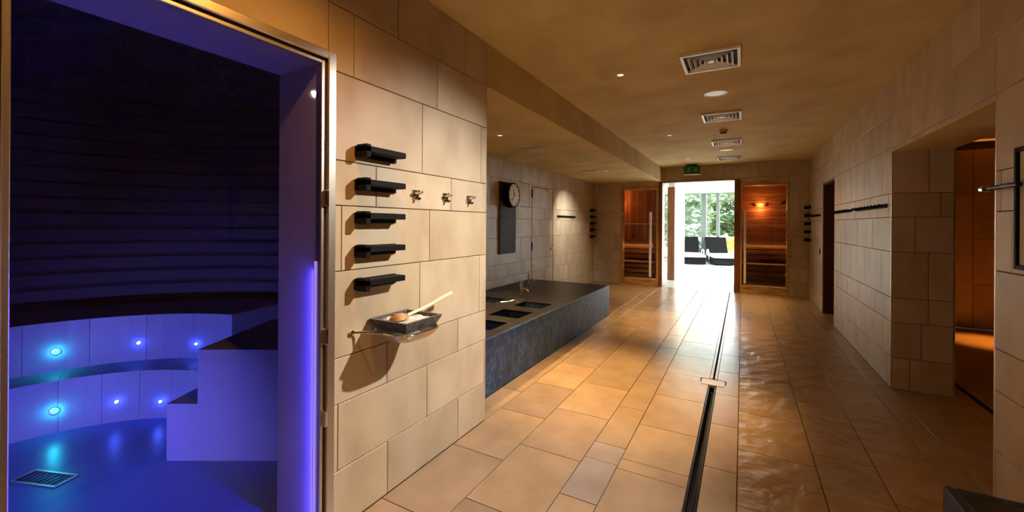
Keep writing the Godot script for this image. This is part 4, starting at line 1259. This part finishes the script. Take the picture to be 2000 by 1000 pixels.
# ------------------------------------------------------------------ lounge and garden
func lounger(label: String, at: Vector3, turn: float) -> void:
	var t := thing("sun_lounger", label, "lounger", at, turn, "loungers by the window")
	# local +x is towards the feet
	part("base", B(Vector3(-0.6, 0.02, -0.36), Vector3(0.95, 0.2, 0.36), 0.02), M.rattan, t)
	part("seat_frame", B(Vector3(-0.62, 0.2, -0.38), Vector3(0.97, 0.25, 0.38), 0.012), M.rattan, t)
	part("seat_cushion", B(Vector3(-0.35, 0.25, -0.36), Vector3(0.96, 0.34, 0.36), 0.025), M.cushion, t)
	var xf := Transform3D(Basis(Vector3.BACK, 0.9), Vector3(-0.36, 0.26, 0))
	var st := S()
	box(st, Vector3(-0.75, -0.04, -0.37), Vector3(0.0, 0.06, 0.37), 0.02, Transform3D(Basis(Vector3.BACK, -1.0), Vector3(-0.34, 0.27, 0)))
	part("backrest", st, M.rattan, t)
	for s in [-1.0, 1.0]:
		var a := S()
		var pts := []
		for k in 9:
			var th := PI * k / 8.0
			pts.append(Vector3(0.1 - 0.3 * cos(th), 0.02 + 0.48 * sin(th), s * 0.4))
		tube(a, pts, 0.018, 8)
		part("arm_hoop", a, M.chrome, t)

func leaf_cloud(centre: Vector3, size: Vector3, count: int, leaf: float, sd: int) -> SurfaceTool:
	var r := RandomNumberGenerator.new()
	r.seed = sd
	var st := S()
	# leaves sit in clumps over the crown
	var clumps := []
	for i in 46:
		var d := Vector3(r.randfn(), r.randfn(), r.randfn()).normalized() * pow(r.randf(), 0.4)
		clumps.append([centre + d * size, r.randf_range(0.16, 0.34)])
	for i in count:
		var c: Array = clumps[r.randi() % clumps.size()]
		var d := Vector3(r.randfn(), r.randfn() * 0.8, r.randfn()).normalized() * pow(r.randf(), 0.35)
		var p: Vector3 = c[0] + d * float(c[1]) * size.x
		var b := Basis.from_euler(Vector3(r.randf_range(-1, 1), r.randf() * TAU, r.randf_range(-0.8, 0.8)))
		var L := leaf * r.randf_range(0.6, 1.2)
		var a0 := p + b * Vector3(-L, 0, 0)
		var a1 := p + b * Vector3(0, -0.1 * L, L * 0.5)
		var a2 := p + b * Vector3(L, 0, 0)
		var a3 := p + b * Vector3(0, -0.1 * L, -L * 0.5)
		tri(st, a0, a1, a2)
		tri(st, a0, a2, a3)
	return st

func tree(label: String, at: Vector3, height: float, crown: Vector3, mi: int, sd: int, count := 2600) -> void:
	var t := thing("tree", label, "tree", at, 0.0, "trees outside the lounge window")
	var r := RandomNumberGenerator.new()
	r.seed = sd
	var tr := S()
	tube(tr, [Vector3(0, -0.2, 0), Vector3(0.1, height * 0.3, 0.05), Vector3(-0.05, height * 0.6, 0), Vector3(0.0, height * 0.85, 0.1)], [0.16, 0.13, 0.09, 0.03], 8)
	part("trunk", tr, M.bark, t)
	for i in 6:
		var y := height * (0.3 + 0.08 * i)
		var a := r.randf() * TAU
		var br := S()
		tube(br, [Vector3(0, y, 0), Vector3(cos(a), 0.5, sin(a)) * crown.x * 0.35 + Vector3(0, y, 0), Vector3(cos(a), 0.7, sin(a)) * crown.x * 0.7 + Vector3(0, y, 0)], [0.06, 0.04, 0.015], 6)
		part("branch", br, M.bark, t)
	var fo := part("foliage", leaf_cloud(Vector3(0, height - crown.y * 0.9, 0), crown, count, 0.2, sd), M.leaf[mi], t)
	fo.set_meta("kind", "stuff")

func build_lounge() -> void:
	var x0 := -6.0
	var x1 := 4.2
	var z0 := -17.5
	var fl := struct("floor_lounge", "bright pale stone floor of the daylit lounge", "floor")
	part("slab", B(Vector3(x0, -0.2, z0), Vector3(x1, -0.004, -9.87)), M.lounge_floor, fl)
	part("slab", B(Vector3(-1.54, -0.05, -9.87), Vector3(-0.15, -0.002, ZE)), M.lounge_floor, fl)
	var ce := struct("ceiling_lounge", "white ceiling of the lounge", "ceiling")
	part("slab", B(Vector3(x0 - 0.2, 2.58, z0 - 0.3), Vector3(x1 + 0.2, 2.78, -9.87)), M.white_wall, ce)
	var w := struct("wall_lounge", "white lounge walls on either side of the corridor end", "wall")
	part("slab", B(Vector3(x0, 0, -9.95), Vector3(-3.4, 2.58, -9.87)), M.white_wall, w)
	part("slab", B(Vector3(1.48, 0, -9.95), Vector3(x1, 2.58, -9.87)), M.white_wall, w)
	part("slab", B(Vector3(-3.0, 0, -10.9), Vector3(-2.98, 2.58, -9.9)), M.white_wall, w)
	# partition seen through the opening
	var p := struct("wall_partition", "white partition wall inside the lounge with a brown timber end post", "wall")
	part("slab", B(Vector3(-1.62, 0.07, -13.0), Vector3(-1.47, 2.58, -10.95)), M.white_wall, p)
	part("skirting", B(Vector3(-1.62, 0, -13.0), Vector3(-1.465, 0.07, -10.95)), M.board, p)
	part("end_post", B(Vector3(-1.63, 0, -10.95), Vector3(-1.46, 2.3, -10.9), 0.003), M.wood_frame, p)
	# window front
	var wn := struct("window_1", "full-height lounge window with dark mullions looking onto trees", "window")
	part("sill", B(Vector3(x0, 0, z0 - 0.1), Vector3(x1, 0.1, z0 + 0.1), 0.004), M.frame_dark, wn)
	part("head", B(Vector3(x0, 2.55, z0 - 0.1), Vector3(x1, 2.58, z0 + 0.1)), M.frame_dark, wn)
	var mx := [x0, -4.4, -2.9, -1.29, -0.81, 0.7, 2.4, x1]
	for i in mx.size():
		part("mullion", B(Vector3(mx[i] - (0.085 if i == 3 else 0.06), 0.1, z0 - 0.06), Vector3(mx[i] + (0.085 if i == 3 else 0.06), 2.55, z0 + 0.06), 0.004), M.frame_dark, wn)
		if i < mx.size() - 1:
			part("pane", B(Vector3(mx[i] + 0.06, 0.1, z0 - 0.008), Vector3(mx[i + 1] - 0.06, 2.55, z0 + 0.008)), M.window_glass, wn)
	part("transom", B(Vector3(-0.75, 2.26, z0 - 0.05), Vector3(0.64, 2.31, z0 + 0.05), 0.003), M.frame_dark, wn)
	# side windows
	for q in [["window_2", x0, "side window at the left end of the lounge"], ["window_3", x1, "side window at the right end of the lounge"]]:
		var s := struct(q[0], q[2], "window")
		for z in [z0, -14.4, -12.1, -9.95]:
			part("mullion", B(Vector3(q[1] - 0.06, 0.0, z - 0.05), Vector3(q[1] + 0.06, 2.58, z + 0.05), 0.004), M.frame_dark, s)
		for k in 3:
			var za: float = [z0, -14.4, -12.1][k]
			var zb: float = [-14.4, -12.1, -9.95][k]
			part("pane", B(Vector3(q[1] - 0.008, 0.1, za + 0.05), Vector3(q[1] + 0.008, 2.55, zb - 0.05)), M.window_glass, s)
		part("sill", B(Vector3(q[1] - 0.08, 0, z0 + 0.05), Vector3(q[1] + 0.08, 0.1, -10.0), 0.003), M.frame_dark, s)
	lounger("dark rattan sun lounger with white cushion, left one by the window", Vector3(-1.66, 0, -16.5), -1.33)
	lounger("dark rattan sun lounger with white cushion, right one by the window", Vector3(-0.72, 0, -16.6), -1.33)
	# low timber table glimpsed left of the partition
	var tb := thing("side_table", "low timber table with a white top glimpsed left of the partition", "table", Vector3(-2.3, 0, -14.2))
	part("table_top", B(Vector3(-0.4, 0.42, -0.4), Vector3(0.4, 0.47, 0.4), 0.006), M.cushion, tb)
	part("shelf", B(Vector3(-0.38, 0.2, -0.38), Vector3(0.38, 0.24, 0.38), 0.004), M.wood_h[1], tb)
	for sx in [-1.0, 1.0]:
		for sz in [-1.0, 1.0]:
			part("leg", B(Vector3(sx * 0.36 - 0.03, 0, sz * 0.36 - 0.03), Vector3(sx * 0.36 + 0.03, 0.42, sz * 0.36 + 0.03), 0.004), M.wood_v[1], tb)

func build_garden() -> void:
	var g := struct("ground_garden", "green lawn outside the lounge window", "lawn")
	part("lawn", B(Vector3(-60, -0.6, -90), Vector3(60, -0.2, -17.65)), M.lawn, g)
	part("lawn", B(Vector3(-60, -0.6, -17.65), Vector3(-6.2, -0.2, 10)), M.lawn, g)
	part("lawn", B(Vector3(4.75, -0.6, -17.65), Vector3(60, -0.2, 10)), M.lawn, g)
	tree("yellow-green leafy tree filling the left window pane", Vector3(-2.9, -0.2, -22.0), 4.2, Vector3(1.5, 1.9, 1.3), 0, 11, 4200)
	tree("tall dark green tree behind the middle window pane", Vector3(-2.1, -0.2, -30.5), 4.7, Vector3(1.6, 2.0, 1.6), 1, 12, 3200)
	tree("round light green tree behind the right window pane", Vector3(-0.5, -0.2, -26.0), 3.7, Vector3(1.5, 1.7, 1.4), 2, 13, 4200)
	tree("dark green tree standing further back on the right", Vector3(3.4, -0.2, -33.0), 5.4, Vector3(2.6, 2.6, 2.4), 3, 14, 3000)
	tree("wide green tree far behind the left pane", Vector3(-7.5, -0.2, -36.0), 6.4, Vector3(3.2, 3.0, 3.0), 1, 15, 3200)
	tree("dense dark tree closing the view far behind the middle pane", Vector3(-3.4, -0.2, -44.0), 6.6, Vector3(3.0, 3.0, 2.6), 3, 16, 4200)
	tree("broad green tree far behind the right pane", Vector3(1.0, -0.2, -54.0), 7.0, Vector3(2.8, 3.0, 2.4), 1, 17, 4200)
	var s := thing("yellow_shrub", "bright yellow shrub just outside the window behind the right lounger", "shrub", Vector3(-0.25, -0.2, -18.7))
	var st := S()
	for i in 5:
		var a := TAU * i / 5.0
		tube(st, [Vector3(0, 0, 0), Vector3(cos(a) * 0.12, 0.4, sin(a) * 0.12), Vector3(cos(a) * 0.25, 0.8, sin(a) * 0.25)], [0.02, 0.014, 0.006], 6)
	part("stems", st, M.bark, s)
	var fo := part("foliage", leaf_cloud(Vector3(0, 0.72, 0), Vector3(0.45, 0.4, 0.4), 1400, 0.06, 21), M.yellow_leaf, s)
	fo.set_meta("kind", "stuff")
	var h := thing("hedge", "low clipped green hedge along the foot of the window", "hedge", Vector3(-1.9, -0.2, -19.6))
	var hf := part("foliage", leaf_cloud(Vector3(0, 0.55, 0), Vector3(1.2, 0.5, 0.3), 3600, 0.07, 22), M.leaf[1], h)
	hf.set_meta("kind", "stuff")
	part("stem", B(Vector3(-1.0, 0, -0.1), Vector3(1.0, 0.5, 0.1), 0.05), M.leaf[3], h)

func _ready() -> void:
	rng.seed = 20240
	set_view()
	make_materials()
	build_floor()
	build_walls()
	build_ceilings()
	build_steam_room()
	build_lounge()
	build_side_room()
	build_garden()
	build_steam_door()
	build_footbath()
	build_end_wall_things()
	build_drain()
	build_left_wall_things()
	build_alcove_things()
	build_right_things()
	build_ceiling_things()
